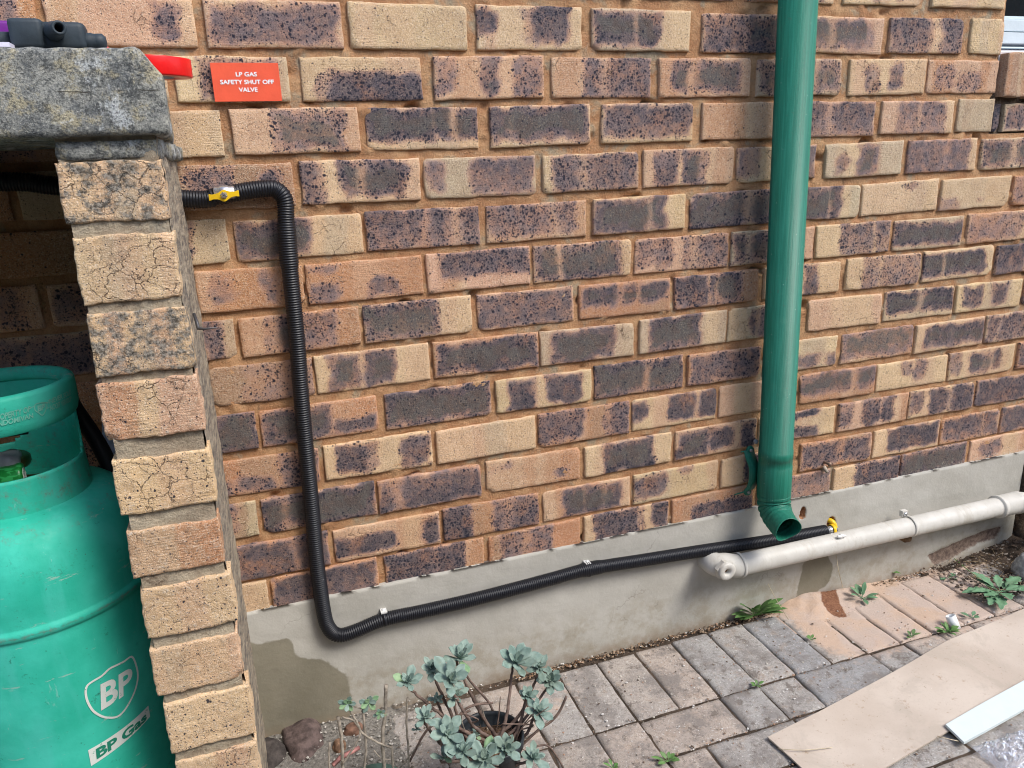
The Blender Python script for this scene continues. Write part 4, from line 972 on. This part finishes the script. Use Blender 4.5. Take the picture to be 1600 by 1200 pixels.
# ------------------------------------------------------------------ boards on the paving
m = NT('hardboard'); n1 = m.noise(5, 5, .6); n2 = m.noise(350, 3, .7); c = m.mix(m.ramp(n1, .35, .65), (.48,.405,.335), (.56,.485,.41))
c = m.mix(m.ramp(m.noise(7, 6, .75, dist=.6), .50, .62, 0, .35), c, (.38,.33,.27)); c = m.mix(m.ramp(m.noise(30, 6, .8), .58, .68, 0, .6), c, (.30,.20,.12)); c = m.mix(m.ramp(m.noise(90, 4, .8), .64, .70, 0, .7), c, (.20,.14,.09)); c = m.mix(m.ramp(n2, .62, .7, 0, .5), c, (.30,.21,.14)); c = m.mix(m.ramp(m.vor(24), .015, .035, .8, 0), c, (.70,.66,.58))
M_HB = m.fin(c, .7, m.bump(n2, .0006, .6))
up_ = [(.660,-.392),(.684,-.391),(.83,-.372),(.953,-.350),(1.135,-.318),(1.287,-.286),(1.428,-.270),(1.578,-.252),(1.9,-.215)]
lo_ = [(.672,-.420),(.702,-.562),(.85,-.541),(.95,-.526),(1.05,-.511),(1.2,-.490),(1.35,-.468),(1.6,-.43),(1.92,-.385)]
def board(name, mat, e1, e2, zf, th, label, cat, nn=60, mm=14, bev=0):
    s1 = resample([Vector((a, b, 0)) for a, b in e1], sum(math.dist(a, b) for a, b in zip(e1, e1[1:]))/nn*.999)[:nn+1]
    s2 = resample([Vector((a, b, 0)) for a, b in e2], sum(math.dist(a, b) for a, b in zip(e2, e2[1:]))/nn*.999)[:nn+1]
    n_ = min(len(s1), len(s2)); vs = []; mb = MB()
    for t_ in (0, 1):
        for i in range(n_):
            for j in range(mm+1):
                p = s1[i].lerp(s2[i], j/mm); vs.append((p.x, p.y, zf(i/n_, j/mm)+(0 if t_ else -th)))
    N_ = n_*(mm+1); q = lambda i, j, t_: t_*N_+i*(mm+1)+j; fs = []
    for i in range(n_-1):
        for j in range(mm): fs += [(q(i,j,1),q(i+1,j,1),q(i+1,j+1,1),q(i,j+1,1)), (q(i,j,0),q(i,j+1,0),q(i+1,j+1,0),q(i+1,j,0))]
        fs += [(q(i,0,0),q(i+1,0,0),q(i+1,0,1),q(i,0,1)), (q(i,mm,0),q(i,mm,1),q(i+1,mm,1),q(i+1,mm,0))]
    for j in range(mm): fs += [(q(0,j,0),q(0,j,1),q(0,j+1,1),q(0,j+1,0)), (q(n_-1,j,0),q(n_-1,j+1,0),q(n_-1,j+1,1),q(n_-1,j,1))]
    mb.add(vs, fs); return tag(mb.build(name, mat, sm=False), label, cat)
board('hardboard_strip', M_HB, up_[1:], [(.70,-.560)]+lo_[2:], lambda u, v: G+.0078+.004*math.sin(u*5)*(1-v)+.0012*math.sin(u*17+v*4), .0035, 'long warped tan hardboard strip lying across the paving', 'board')
board('white_board_strip', simple('white_melamine', (.64,.72,.725), .4, .02), [(1.039,-.503),(1.16,-.484),(1.309,-.463),(1.6,-.42)], [(1.031,-.554),(1.13,-.5415),(1.225,-.529),(1.6,-.479)],
      lambda u, v: G+.0165, .006, 'white laminated board offcut resting on the edge of the hardboard strip', 'board', 30, 3)
# pvc coupling
p = atz(1489,972,G+.014); mb = MB(); ax_ = Vector((.25,-.32,.85)).normalized(); mb.lathe([(.0098,-.017),(.0120,-.017),(.0122,.017),(.0100,.017)], p, Vector((.18,-.45,-.88)), n=36, close=True)
tag(mb.build('pipe_coupling', simple('white_pvc', (.78,.80,.80), .3, .02)), 'short white plastic pipe coupling standing on the paving', 'coupling')
# clear plastic bag
m = NT('clear_film'); m.fin((.85,.88,.95), .12, m.bump(m.noise(60, 3), .002, 1), Transmission_Weight=.75, IOR=1.25); M_BAG = m.mat
mb = MB(); c0 = atz(1592,1178,G+.012); vs = []; n_ = 34
for j in range(n_+1):
    for i in range(n_+1):
        u, v_ = i/n_*2-1, j/n_*2-1; X = c0.x+u*.075+.01; Y = c0.y+v_*.055-.005; e_ = max(0, 1-max(abs(u), abs(v_))**3)
        z = G+.006+.020*e_*(.6+.5*abs(pn(u*3.1, v_*3.1))+.9*abs(pn(u*6, v_*6, 2))) + .004*abs(pn(u*16, v_*16))
        vs.append((X+.006*pn(v_*5, u*3), Y+.006*pn(u*5, v_*3, 3), z))
mb.add(vs, [(j*(n_+1)+i, j*(n_+1)+i+1, (j+1)*(n_+1)+i+1, (j+1)*(n_+1)+i) for j in range(n_) for i in range(n_)])
tag(mb.build('plastic_bag', M_BAG, sm=False), 'crumpled clear plastic bag on the paving at the bottom right', 'bag')
# straws and twigs
M_STRAW = simple('dry_straw', (.55,.47,.33), .8, .2)
for pts, lb in (([(1215,1170),(1255,1172),(1300,1168)], 'dry straw lying on the end of the hardboard strip'), ([(1464,1150),(1480,1154),(1497,1158)], 'short dry straw beside the corner of the white board'), ([(1307,868),(1310,890),(1318,922)], 'thin dry straw leaning from the waste pipe to the sand'), ([(1200,912),(1212,935),(1232,968)], 'long dry grass stalk leaning over the weed at the plinth')):
    h = .012 if pts[0][1] > 1000 else .002
    q = [atz(x, y, G+h+(.004 if i == 1 else 0)) for i, (x, y) in enumerate(pts)]
    if pts[0][1] < 930: q = [aty(pts[0][0], pts[0][1], -.03), aty(pts[1][0], pts[1][1], -.05), atz(pts[2][0], pts[2][1], G+.004)]
    mb = MB(); mb.tube(spline(q, .01), .0008, 6); tag(mb.build('dry_straw', M_STRAW), lb, 'straw')

# ------------------------------------------------------------------ things on the slab
ZS = -.0700
M_RED = simple('red_vinyl', (.72,.012,.012), .3, .06)
tp = thing('tape_roll', 'roll of bright red tape overhanging the right end of the concrete slab', 'tape', (-.285,-.30,ZS))
tc = Vector((-.306,-.150,-.068)); axt = Vector((.03,-.02,1)).normalized()
mb = MB(); mb.lathe([(.030,-.0125),(.0555,-.0125),(.056,-.011),(.056,.011),(.0555,.0125),(.030,.0125)], tc+Vector((0,0,.013)), axt, n=64, close=True); mb.build('tape', M_RED, tp)
mb = MB(); mb.lathe([(.0285,-.0130),(.0302,-.0130),(.0302,.0130),(.0285,.0130)], tc+Vector((0,0,.013)), axt, n=48, close=True); mb.build('core', simple('grey_card', (.4,.4,.4), .8), tp)
M_RUB = simple('blue_black_rubber', (.030,.042,.052), .55, .15)
tl = thing('regulator_elbow', 'dark blue-black moulded rubber hose connector with open nozzle lying on the concrete slab', 'connector', (-.37,-.43,ZS))
ty = -.44; b0 = aty(62,50,ty)
mb = MB(); q0, q1 = aty(20,66,ty), aty(70,31,ty)
mb.box(q0.x, q1.x-.002, ty-.014, ty+.020, ZS+.001, q1.z); mb.build('housing', M_RUB, tl, bevel=.005)
q0, q1 = aty(66,70,ty), aty(131,34,ty); mb = MB(); mb.box(q0.x-.001, q1.x, ty-.009, ty+.020, ZS+.001, q1.z-.001); mb.build('shoulder', M_RUB, tl, bevel=.006)
n0 = aty(84,49,ty-.010); nd = (Vector((.30,-.86,-.02))).normalized(); 
mb = MB(); mb.lathe([(.0095,-.012),(.0095,.006),(.0085,.012),(.0072,.026),(.0072,.032),(.0045,.0325),(.0042,.012),(.0005,.010)], n0, nd, n=32); mb.build('nozzle', M_RUB, tl)
q0 = aty(128,60,ty+.004); mb = MB(); mb.lathe([(.0085,0),(.0092,.004),(.0092,.010),(.0082,.0135),(.0085,.015),(.0085,.021),(.005,.024),(.001,.0245)], (q0.x, ty+.004, ZS+.0105), (1,0,.02), n=28); mb.build('end_cap', M_RUB, tl)
mb = MB(); mb.tube([(-.60,ty+.004,ZS+.0115),(aty(24,54,ty).x,ty+.004,ZS+.0115)], .0085, 20); mb.build('stem', M_RUB, tl)
q = aty(173,70,-.38); mb = MB(); mb.lathe([(.0265,-.006),(.0305,-.006),(.0305,.004),(.0275,.007)], (q.x-.031, -.385, ZS+.0065), (0,0,1), n=40, close=True)
tag(mb.build('rubber_ring', simple('coral_plastic', (.62,.08,.09), .4)), 'coral red plastic ring poking out behind the dark connector on the slab', 'ring')
mb = MB(); mb.box(-.52, aty(18,60,-.46).x, -.475, -.40, ZS, ZS+.0045); tag(mb.build('paper_slip', simple('pale_paper', (.68,.66,.78), .6), sm=False), 'pale lilac paper slip under the connector on the slab', 'paper')
q = aty(28,35,-.37); mb = MB(); mb.box(-.56, q.x, -.385, -.34, ZS+.006, q.z); tag(mb.build('purple_box', simple('purple_plastic', (.13,.012,.19), .4), bevel=.004), 'glossy purple plastic box behind the dark connector on the slab', 'box')

# nail in the pier flank
p = Vector((-.284,-.30,-.412)); mb = MB(); q = [aty(303,490,-.30)+Vector((-.0,0,0)), aty(308,505,-.31), aty(310,513,-.315), aty(318,514,-.318), aty(339,512,-.325)]
mb.tube(q, [.0022,.0026,.0028,.0018,.0006], 8); tag(mb.build('bent_nail', simple('dark_steel', (.10,.10,.105), .4, Metallic=.6)), 'bent steel nail sticking out of the pillar side at mid height', 'nail')

# ------------------------------------------------------------------ plants
def leafmat(name, a, b, edge=None):
    m = NT(name); n1 = m.noise(45, 3, .6); c = m.mix(m.ramp(n1, .3, .7), a, b)
    ob = m.n('ObjectInfo', {}, 'Random')
    c = m.mix(m.ramp(m.noise(190, 4, .8), .62, .70, 0, .7), c, (.22,.15,.09)); c = m.mix(m.ramp(m.noise(16, 3, .6), .52, .64, 0, .5), c, m.mix(.5, a, (.22,.24,.16)))
    return m.fin(c, .6, m.bump(m.noise(120, 3), .0006, .5))
M_SUC = leafmat('succulent_leaf', (.14,.215,.185), (.28,.37,.315)); M_SUCY = leafmat('yellowed_succulent_leaf', (.17,.31,.17), (.27,.39,.21))
M_WEED = leafmat('weed_leaf', (.075,.17,.045), (.14,.27,.08)); M_WEEDP = leafmat('broad_weed_leaf', (.10,.21,.11), (.16,.30,.17)); M_STEM = simple('woody_stem', (.15,.105,.085), .85, .35, 80, .001, 150); M_DRY = simple('dry_stem', (.30,.26,.21), .9, .35, 80, .001)
def leaf(mb, p, d, up, L, Wd, thick=.0012, curl=.25, nl=8, shape=0, mi=0, fold=.2):
    d = d.normalized(); side = d.cross(up).normalized(); up = side.cross(d).normalized(); vs = []; ns = 5
    for i in range(nl+1):
        t = i/nl
        if shape == 0: w = Wd*(.22+.78*math.sin(min(1, t/.72)*math.pi/2)**1.4) * (1 if t < .72 else max(0, 1-((t-.72)/.28)**1.7))
        else: w = Wd*math.sin(math.pi*min(1, t*.96+.04))**.8*(1+.25*math.sin(t*22)*(shape == 2))
        c_ = p + d*(L*t) + up*(curl*L*(t*t if curl > 0 else t*t))
        for s_ in (-1,-.5,0,.5,1): vs.append(c_ + side*w*s_ + up*(fold*w*s_*s_))
    k = len(vs); vs += [v - up*thick*(1-abs(j % ns-2)/2*.8) for j, v in enumerate(vs)]
    fs = [(i*ns+j, i*ns+j+1, (i+1)*ns+j+1, (i+1)*ns+j) for i in range(nl) for j in range(ns-1)]; fs += [tuple(k+q for q in f[::-1]) for f in fs]
    fs += [(i*ns, (i+1)*ns, k+(i+1)*ns, k+i*ns) for i in range(nl)] + [(i*ns+4, k+i*ns+4, k+(i+1)*ns+4, (i+1)*ns+4) for i in range(nl)]
    mb.add(vs, fs, mi=mi)
PY_ = -.335
pot = thing('potted_succulent', 'blue-green rosette succulent on bare woody stems growing in a small black pot', 'plant', (.095,-.345,G))
PC = Vector((.100,-.345,0)); m_pot = simple('black_pot', (.022,.027,.032), .45, .2)
mb = MB(); mb.lathe([(.042,G+.002),(.060,G+.145),(.0635,G+.147),(.0645,G+.160),(.0635,G+.165),(.0605,G+.165),(.0585,G+.158),(.057,G+.13),(.001,G+.125)], (PC.x,PC.y,0), n=48); mb.build('pot', m_pot, pot)
mb = MB(); rs = random.Random(3); mb.lathe([(.001,G+.14),(.04,G+.138),(.0575,G+.134)], (PC.x,PC.y,0), n=24)
for i in range(120):
    a = rs.random()*6.28; r = .055*math.sqrt(rs.random()); p = Vector((PC.x+r*math.cos(a), PC.y+r*math.sin(a), G+.14)); d = Vector((rs.uniform(-1,1),rs.uniform(-1,1),rs.uniform(-.1,.5)))
    mb.tube([p, p+d*.012+Vector((0,0,.002)), p+d*.024], .0006, 4)
mb.build('potting_mix', simple('dry_litter', (.13,.08,.05), .95, .5, bumpd=.003), pot)
ROS = [(637,1067,24,-.36),(675,1045,20,-.33),(717,1030,32,-.32),(703,1062,37,-.37),(711,1087,19,-.35),(664,1122,23,-.40),(699,1148,30,-.41),(805,1036,38,-.33),(860,1064,25,-.32),(824,1087,19,-.33),(840,1112,28,-.36),(790,1170,28,-.42),(758,1188,36,-.43),(832,1184,25,-.40),(843,1044,20,-.31),(724,1176,26,-.44),(683,1092,14,-.34),(693,1184,18,-.42),(742,1150,14,-.36),(650,1140,10,-.38)]
rs = random.Random(11)
for k, (x, y, s_, yy) in enumerate(ROS):
    c_ = aty(x, y, yy); Rr = s_*(c_-CP).length/CAMF*1.0; mb = MB(); nl = 14 if s_ > 18 else 9; axs = (Vector((0,-.55,1))+Vector((rs.uniform(-.35,.35),rs.uniform(-.3,.3),0))).normalized()
    u = axs.orthogonal().normalized(); w_ = axs.cross(u); a0 = rs.random()*6
    for i in range(nl):
        a = a0+i*2.4; tier = i/nl; el_ = .15+1.15*tier**1.3+rs.uniform(-.12,.12); L = Rr*(1.08-.66*tier)*rs.uniform(.7,1.15)
        d = (u*math.cos(a)+w_*math.sin(a))*math.cos(el_)+axs*math.sin(el_)
        leaf(mb, c_+axs*tier*.006, d, axs, L, L*.235*rs.uniform(.85,1.15), .0016, curl=.12, mi=1 if (i < 3 and rs.random() < .12) else 0, fold=.28)
    mb.build('rosette', [M_SUC, M_SUCY], pot)
    # stem down into the pot
    a = rs.random()*6.28; base_ = Vector((PC.x+.03*math.cos(a), PC.y+.02*math.sin(a), G+.135)); mid = c_.lerp(base_, .5)+Vector((rs.uniform(-.012,.012)+.10*(c_.x-PC.x), -.01, -.014))
    if s_ > 12:
        q = spline([c_, c_-axs*.014, mid, base_.lerp(mid, .35)+Vector((0,0,-.006)), base_], .006); q = [p_+Vector((rs.uniform(-.0008,.0008),0,rs.uniform(-.0008,.0008))) for p_ in q]
        mb = MB(); mb.tube(q, [.0022+.0016*i/len(q) for i in range(len(q))], 8); mb.build('stem', M_STEM, pot)
        if k % 3 == 0:
            j = len(q)//2; mb = MB(); mb.tube(spline([q[j], q[j]+Vector((rs.uniform(-.03,.03),-.01,.012)), q[j]+Vector((rs.uniform(-.05,.05),-.012,.035))], .006), .0014, 6); mb.build('twig', M_STEM, pot)
for k in range(16):
    a = rs.random()*6.28; p0 = Vector((PC.x+.045*math.cos(a), PC.y+.04*math.sin(a), G+.135)); p1 = p0+Vector((.05*math.cos(a)+rs.uniform(-.03,.03), .03*math.sin(a)-.01, rs.uniform(.01,.10))); pm = p0.lerp(p1,.5)+Vector((rs.uniform(-.02,.02),0,rs.uniform(-.015,.01)))
    mb = MB(); q = spline([p0, pm, p1], .006); mb.tube(q, [.0016-.0009*i/len(q) for i in range(len(q))], 6); mb.build('twig', M_DRY if k % 2 else M_STEM, pot)
# bare arching stem on the right
q = [aty(x, y, -.36) for x, y in ((800,1178),(820,1160),(842,1140),(860,1128),(874,1112),(885,1088))]; mb = MB(); mb.tube(spline(q, .006), [.0030]*2+[.0024]*200 if 0 else .0024, 8); mb.build('stem', M_STEM, pot)
q = [aty(x, y, -.38) for x, y in ((805,1190),(830,1170),(855,1165),(872,1185),(880,1200))]; mb = MB(); mb.tube(spline(q, .006), .0018, 8); mb.build('stem', M_STEM, pot)
for L_ in ([(700,1150),(720,1115),(740,1102),(770,1098)], [(640,1190),(668,1140),(700,1125),(735,1110)], [(725,1050),(738,1068),(762,1095),(770,1110)]):
    mb = MB(); mb.tube(spline([aty(x, y, -.35) for x, y in L_], .006), .0022, 8); mb.build('stem', M_STEM, pot)
# dry stems rising from the green bucket
BC = Vector((-.118,-.370,0))
bk = thing('green_bucket', 'dusty sea-green plastic bucket lid at the bottom edge below the dry stems', 'bucket', (BC.x,BC.y,G))
mb = MB(); mb.lathe([(.045,G),(.055,G+.13),(.058,G+.135),(.058,G+.143),(.001,G+.146)], (BC.x,BC.y,0), n=48); mb.build('tub', simple('dusty_green_plastic', (.13,.24,.20), .55, .15), bk)
a_, b_ = aty(532,1184,-.33), aty(562,1168,-.33); mb = MB(); mb.tube([aty(520,1196,-.34), a_, b_], [.004,.0045,.0035], 4)
tag(mb.build('red_strap', simple('red_plastic', (.42,.20,.18), .7, .4)), 'short piece of red plastic beside the green bucket', 'strap')
dry = thing('dry_plant', 'thin dead succulent stems with two tiny pale rosettes left of the potted plant', 'plant', (-.12,-.33,G))
for L_, r in (([(603,1070),(602,1110),(598,1150),(600,1200),(601,1240)], .0037), ([(528,1120),(533,1150),(535,1180),(536,1230)], .0034), ([(567,1110),(570,1140),(572,1170),(567,1220)], .0026), ([(543,1104),(556,1125),(566,1145),(590,1160),(612,1168)], .0022), ([(553,1104),(566,1108)], .0012), ([(534,1120),(552,1126),(562,1140),(560,1155),(545,1180),(535,1195)], .0019), ([(637,1090),(635,1130),(638,1170),(640,1230)], .0022), ([(612,1166),(614,1200),(612,1240)], .0026), ([(515,1160),(514,1190),(516,1230)], .002), ([(585,1172),(594,1184),(610,1187)], .0013), ([(625,1200),(645,1175),(660,1160)], .0016)):
    q = [aty(x, y, -.345-.012*i/len(L_)) for i, (x, y) in enumerate(L_)]; q = spline(q, .006); mb = MB(); mb.tube([p_+Vector((rs.uniform(-.0006,.0006),0,rs.uniform(-.0006,.0006))) for p_ in q], r*.85, 8); mb.build('stem', M_DRY, dry)
for x, y, s_ in ((543,1100,14),(576,1098,16),(594,1115,10)):
    c_ = aty(x, y, -.35); Rr = s_*(c_-CP).length/CAMF; mb = MB()
    for i in range(8):
        a = i*2.4+x; el_ = .1+.9*i/8; d = Vector((math.cos(a)*math.cos(el_), -.6*math.sin(el_)+.2, math.sin(a)*math.cos(el_)+.4*math.sin(el_))); leaf(mb, c_, d, Vector((0,-1,.3)), Rr*(1.1-.5*i/8), Rr*.26, .0012, .1, mi=i % 2)
    mb.build('rosette', [M_SUC, M_SUCY], dry)
# weeds in the joints
def weed(name, label, x, y, n_, L, wd, mat, h=.004, seed=0, shape=1, el=(.2,.9), g_=None):
    rs = random.Random(seed); p = atz(x, y, G+h); mb = MB(); st = MB(); t_ = thing(name, label, 'weed', p, g_)
    for i in range(n_):
        a = i*2.4+rs.random(); e_ = rs.uniform(*el); d = Vector((math.cos(a)*math.cos(e_), math.sin(a)*math.cos(e_)*(.7), math.sin(e_)))
        if p.y > -.05 and d.y > 0: d.y *= -.3
        l = L*rs.uniform(.55,1.1); s0 = p+d*l*.35
        st.tube([p, s0], .0007, 5, caps=False)
        leaf(mb, s0, d, Vector((0,0,1)), l*.75, wd*rs.uniform(.7,1.2), .0004, curl=-.18, shape=shape, nl=12 if shape == 2 else 8, fold=.25)
    mb.build('leaves', mat, t_); st.build('stalk', mat, t_)
WD = [(1180,962,22,.075,.0095,M_WEED,'leafy green weed clump at the plinth foot left of the sand','j'),(1205,930,7,.06,.012,M_WEEDP,'single-stemmed weed against the damp plinth patch',''),
 (1347,935,9,.048,.008,M_WEEDP,'upright small weed on the reddish sand right of the wet patch',''),(1372,893,7,.055,.009,M_WEED,'wilted weed growing at the plinth below the pipe clip',''),
 (1481,988,16,.030,.005,M_WEED,'compact bright green weed by the hardboard near the white coupling',''),(1424,995,6,.022,.004,M_WEED,'tiny weed in the joint left of the white coupling',''),
 (1268,1000,4,.018,.004,M_WEED,'tiny yellowish weed sprout on the sandy pavers',''),(1183,1072,8,.022,.004,M_WEED,'little weed at the joint crossing of the grey pavers',''),
 (1044,1190,7,.030,.005,M_WEED,'narrow weed sprout at the bottom edge of the paving',''),(958,1200,5,.02,.004,M_WEED,'small weed at the bottom edge nearest the pot',''),
 (1518,965,4,.026,.006,M_WEEDP,'round-leaved seedling on the soil behind the coupling',''),(1482,903,3,.035,.008,M_WEEDP,'flat pale leaf on the paving near the dark soil',''),(1478,866,8,.014,.003,M_WEED,'tiny bright weed tuft at the edge of the dark soil','')]
for k, (x, y, n_, L, wd, mt, lb, _) in enumerate(WD): weed('weed', lb, x, y, n_, L, wd, mt, seed=k, g_='weeds in the paving joints', el=(.15,.8) if k != 11 else (.0,.1))
weed('broad_weed', 'broad-leaved grey-green weed with lobed leaves on the soil at the right edge', 1562, 925, 15, .098, .013, M_WEEDP, h=.015, seed=41, shape=2, el=(.05,.4))
for k, L_ in enumerate(([(1485,868),(1530,905),(1572,940)], )):
    mb = MB(); mb.tube(spline([atz(x, y, G+.012) for x, y in L_], .01), .0012, 6); tag(mb.build('runner_stem', M_WEED), 'long green runner stem trailing over the paving to the broad weed', 'stem')
# dead grass on the soil
mb = MB(); rs = random.Random(77)
for i in range(160):
    p = Vector((rs.uniform(1.42,2.0), -.01-rs.random()*.18, G+.016)); a = rs.uniform(-1.2,1.2); l = rs.uniform(.02,.07)
    if p.x < 1.55 and p.y > -.2: continue
    mb.tube([p, p+Vector((math.cos(a)*l*.5, math.sin(a)*l*.5, rs.uniform(0,.012))), p+Vector((math.cos(a)*l, math.sin(a)*l, 0))], .0006, 4, caps=False)
o = mb.build('dead_grass', simple('dead_grass', (.30,.22,.13), .9, .3)); o['kind'] = 'stuff'; o['label'] = 'dead brown grass litter on the dark soil'; o['category'] = 'grass'
for o_ in [x for x in bpy.data.materials if x.users == 0]: bpy.data.materials.remove(o_)
